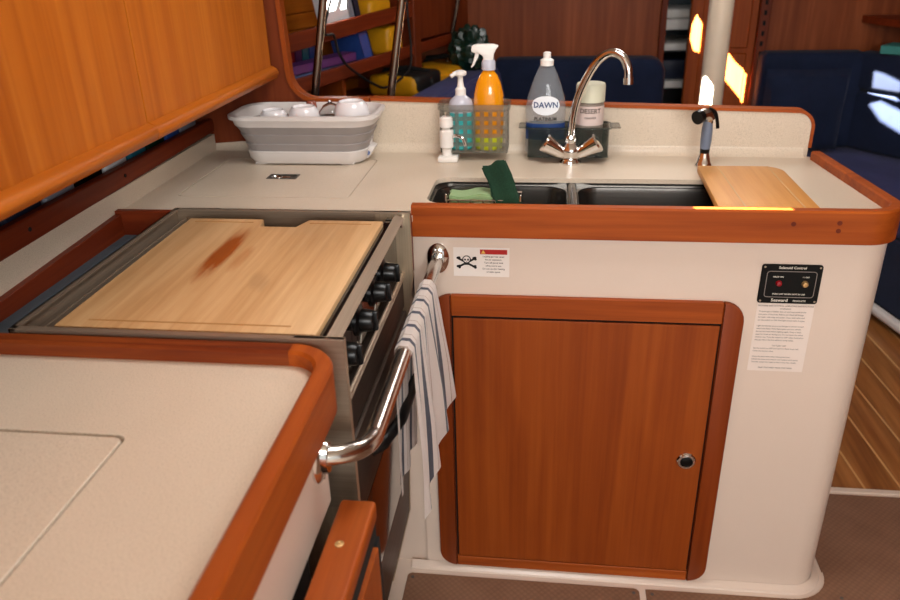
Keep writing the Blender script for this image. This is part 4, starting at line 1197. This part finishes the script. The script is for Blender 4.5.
# ================================================================== SPONGES
wc = thing('sponge_rack', 'thin wire sponge rack hanging inside the left sink bowl', 'rack', (-.13, 1.50, .86))
bm = BM(); r_ = .0016
x0, x1, y0, y1, zt, zb = -.200, -.050, 1.4865, 1.545, .914, .868
tube(bm, [(x0, y0, zt), (x1, y0, zt), (x1, y1, zt), (x0, y1, zt)], r_, 6, closed=True)
for k in range(7):
    xx = x0+(x1-x0)*k/6
    tube(bm, [(xx, y0, zt), (xx, y0, zb), (xx, y1, zb), (xx, y1, zt)], r_, 6)
for xx in (x0, x1): tube(bm, smooth_path([(xx, y0+.004, zt), (xx, y0+.002, zt+.010), (xx, y0-.006, zt+.012), (xx, SY0-.004, zt+.002)], 4), r_, 6)
obj('wire', bm, M['chrome'], wc)
def sponge(label, c, size, rot, top, bottom, name='sponge', bend=0):
    o = thing(name, label, 'sponge', c)
    w, d, h = size
    mt = Matrix.Translation(c) @ rot
    def slab(z0, z1):
        t = bmesh.new()
        bmesh.ops.create_grid(t, x_segments=10, y_segments=6, size=.5)
        r = bmesh.ops.extrude_face_region(t, geom=t.faces[:]); nv_ = [g for g in r['geom'] if isinstance(g, bmesh.types.BMVert)]
        bmesh.ops.translate(t, vec=(0, 0, 1), verts=nv_)
        for v in t.verts:
            xx, yy, zz = v.co
            v.co = Vector((xx*w+.0015*math.sin(yy*9+zz), yy*d+.002*math.sin(xx*11), z0+(z1-z0)*zz+bend*math.sin(xx*6)*.5))
        bmesh.ops.recalc_face_normals(t, faces=t.faces)
        bmesh.ops.bevel(t, geom=[e for e in t.edges if e.calc_face_angle(0) > .8], offset=.003, segments=2, affect='EDGES')
        t.transform(mt); return t
    obj('foam', slab(0, h*.72), bottom, o); obj('scourer', slab(h*.72, h), top, o)
    return o
sponge('pale yellow-green sponge lying in the wire rack', (-.152, 1.516, .872), (.088, .052, .050), Matrix.Rotation(.05, 4, 'Z'), M['spongescour'], M['spongeyellow'], bend=.006)
sponge('dark green scouring sponge standing tilted in the wire rack', (-.088, 1.514, .936), (.050, .098, .022), Matrix.Rotation(.15, 4, 'Z') @ Matrix.Rotation(-.35, 4, 'Y') @ Matrix.Rotation(1.2, 4, 'X'), M['spongegreen'], M['spongegreen'], bend=.006)

# ================================================================== DISH TUB with mugs
tb_ = thing('dish_tub', 'grey collapsible dish tub on the counter below the bookshelf', 'tub', (-.57, 1.8, .9105))
def ringpts(x0, x1, y0, y1, r, z): return [(x, y, z) for x, y in rrect(x0, x1, y0, y1, r, 8)]
def shell(levels, close_bottom=True):
    t = bmesh.new(); rings = [[t.verts.new(p) for p in ringpts(*lv)] for lv in levels]
    n = len(rings[0])
    for a, c in zip(rings, rings[1:]):
        for k in range(n): t.faces.new((a[k], a[(k+1) % n], c[(k+1) % n], c[k]))
    if close_bottom: t.faces.new(rings[-1][::-1])
    return t, rings
bx0, bx1, by0, by1 = -.712, -.440, 1.756, 1.876
tx0, tx1, ty0, ty1 = -.744, -.400, 1.722, 1.894
def lerp_lv(k, ins=0, z=None, extra=0):
    return (bx0+(tx0-bx0)*k-extra+ins, bx1+(tx1-bx1)*k+extra-ins, by0+(ty0-by0)*k-extra+ins, by1+(ty1-by1)*k*.0+(ty1-by1)*k+0-ins, .05, z)
Zb = .9105
lv = []
# outer going up then inner going down for the grey band
ks = [(.26, .942, .001), (.40, .962, .0025), (.42, .964, .000), (.60, .985, .0025), (.62, .987, .000), (.84, 1.006, .002)]
outer_l = [lerp_lv(k, 0, z, e) for k, z, e in ks]; inner_l = [lerp_lv(k, .006, z, 0) for k, z, e in ks[::-1]]
t, rr_ = shell(outer_l+inner_l, False); n = len(rr_[0])
for k in range(n): t.faces.new((rr_[-1][k], rr_[-1][(k+1) % n], rr_[0][(k+1) % n], rr_[0][k]))
bmesh.ops.recalc_face_normals(t, faces=t.faces); obj('grey_band', t, M['tubgrey'], tb_, label='ribbed grey rubber band')
t, rr_ = shell([lerp_lv(.84, 0, 1.006, .003), lerp_lv(.93, 0, 1.021, .004), lerp_lv(1.0, 0, 1.023, .008), lerp_lv(1.0, 0, 1.031, .008), lerp_lv(1.0, .002, 1.033, .003), lerp_lv(1, .006, 1.029, 0), lerp_lv(.84, .010, 1.006, 0)], False)
for k in range(n): t.faces.new((rr_[-1][k], rr_[-1][(k+1) % n], rr_[0][(k+1) % n], rr_[0][k]))
bmesh.ops.recalc_face_normals(t, faces=t.faces); obj('rim', t, M['tubwhite'], tb_)
t, rr_ = shell([lerp_lv(.26, .004, .946, .004), lerp_lv(.26, .0, .9435, .005), lerp_lv(.16, 0, .924, .005), lerp_lv(.06, .0, .914, .002), lerp_lv(0, .006, .914, 0), lerp_lv(0, .010, .918, 0)], True)
bmesh.ops.recalc_face_normals(t, faces=t.faces); obj('base', t, M['tubwhite'], tb_)
bm = BM()
for x0, x1 in ((-.712, -.672), (-.500, -.455)):
    for y0 in (1.757, 1.848): box(bm, x0+.01, x1, y0, y0+.024, Zb, .9155, .002)
obj('foot', bm, M['tubwhite'], tb_)
obj('rack_floor', box(BM(), bx0+.0, bx1-.0, by0+.004, by1-.004, .942, .948, .002), M['tubwhite'], tb_)
bm = BM(); prism(bm, [(bx1-.012, .918), (bx1+.012, .918), (bx1+.030, .945), (bx1+.018, .950), (bx1-.004, .935)], 'y', 1.79, 1.83, .003, 2); lathe(bm, [(.008, 0), (.008, .003)], (bx1+.012, 1.7915, .932), 16, mat=RY); dp = obj('drain_spout', bm, M['tubwhite'], tb_)
bm = BM(); lathe(bm, [(.006, .0062), (.005, .0075)], (bx1+.012, 1.7945, .932), 16, mat=RY); obj('drain_plug', bm, M['bluegrey'], dp, label='blue-grey drain plug')

def mug(c, label, rz, tilt=0, sc=1):
    o = thing('mug', label, 'mug', c, 'white mugs in the dish tub')
    mt = Matrix.Translation(c) @ Matrix.Rotation(rz, 4, 'Z') @ Matrix.Rotation(tilt, 4, 'X') @ Matrix.Scale(sc, 4)
    t = bmesh.new()
    lathe(t, [(.036, .0), (.040, 0), (.0405, .004), (.0395, .05), (.034, .078), (.028, .086), (.026, .088), (.0245, .086), (.0240, .0835), (.001, .083)], seg=30, cap=False)
    lathe(t, [(.036, 0), (.0365, .05), (.030, .076), (.001, .08)], seg=30, cap=False)
    t.transform(mt); obj('cup', t, M['mugwhite'], o)
    t = bmesh.new(); tube(t, smooth_path([(.037, 0, .064), (.056, 0, .062), (.064, 0, .044), (.056, 0, .026), (.039, 0, .020)], 6), .0048, 10); t.transform(mt); obj('handle', t, M['mugwhite'], o)
mug((-.660, 1.812, .9485), 'white mug upside down at the left end of the dish tub', 2.2, 0, .93)
mug((-.584, 1.812, .9485), 'white mug upside down second from the left in the dish tub', 1.9, 0, 1.02)
mug((-.468, 1.822, .9485), 'white mug upside down at the right end of the dish tub', 1.2, 0, 1.14)
def goblet(c, label, sc):
    t = bmesh.new()
    pr = [(.026, 0), (.032, .03), (.034, .055), (.030, .078), (.018, .094), (.005, .100), (.004, .106)]
    pi = [(.003, .097), (.017, .091), (.0285, .077), (.0325, .055), (.0305, .03), (.0245, 0)]
    lathe(t, pr+pi+[(.026, 0)], seg=30, cap=False)
    t.transform(Matrix.Translation(c) @ Matrix.Scale(sc, 4)); return tag(obj('drinking_glass', t, M['glass']), label, 'glass')
goblet((-.527, 1.845, .9485), 'clear round glass upside down between the mugs in the dish tub', .92)
bm = BM(); lathe(bm, [(.014, 0), (.014, .078), (.012, .088), (.008, .092)], (-.582, 1.872, .9485), 22); tag(obj('jar', bm, M['amber']), 'reddish brown jar behind the clear glass in the dish tub', 'jar')

# ================================================================== LIGHT
w = bpy.data.worlds.new('sky'); S.world = w; w.use_nodes = True
nt = w.node_tree; bg = nt.nodes['Background']
sky = N(nt, 'ShaderNodeTexSky'); sky.sky_type = 'HOSEK_WILKIE'; sky.sun_direction = (-SUN).normalized(); sky.turbidity = 3
mixn = mix(nt, .55, sky.outputs['Color'], (.95, .93, .9, 1)); nt.links.new(mixn, bg.inputs['Color'])
bg.inputs['Strength'].default_value = 1.5

def light(name, kind, loc, energy, color, target=None, **kw):
    d = bpy.data.lights.new(name, kind); d.energy = energy; d.color = color
    for k, v in kw.items(): setattr(d, k, v)
    o = bpy.data.objects.new(name, d); COL.objects.link(o); o.location = loc
    if target is not None: o.rotation_euler = (Vector(target)-Vector(loc)).to_track_quat('-Z', 'Y').to_euler()
    return o
light('sun', 'SUN', (0, -2, 5), 300, (1, .95, .84), Vector((0, -2, 5))+SUN, angle=math.radians(.25))
light('companionway_daylight', 'AREA', (.55, -1.5, 1.75), 57, (1, .985, .97), (.1, 1.3, .7), shape='RECTANGLE', size=1.1, size_y=.9)
light('galley_overhead_fill', 'AREA', (.05, 1.2, 1.915), 10, (1, .985, .965), (.05, 1.2, 0), shape='RECTANGLE', size=.5, size_y=.5)  # added fill lamp under the closed ceiling, no hatch above it
light('saloon_overhead_fill', 'AREA', (.5, 2.7, 1.915), 8.5, (1, .97, .95), (.5, 2.7, 0), shape='RECTANGLE', size=.5, size_y=.5)  # second added lamp to lift the saloon; ceiling is uncut here

S.view_settings.view_transform = 'Standard'; S.view_settings.look = 'None'
S.view_settings.gamma = 1; S.view_settings.use_curve_mapping = False
S.view_settings.exposure = 0.0
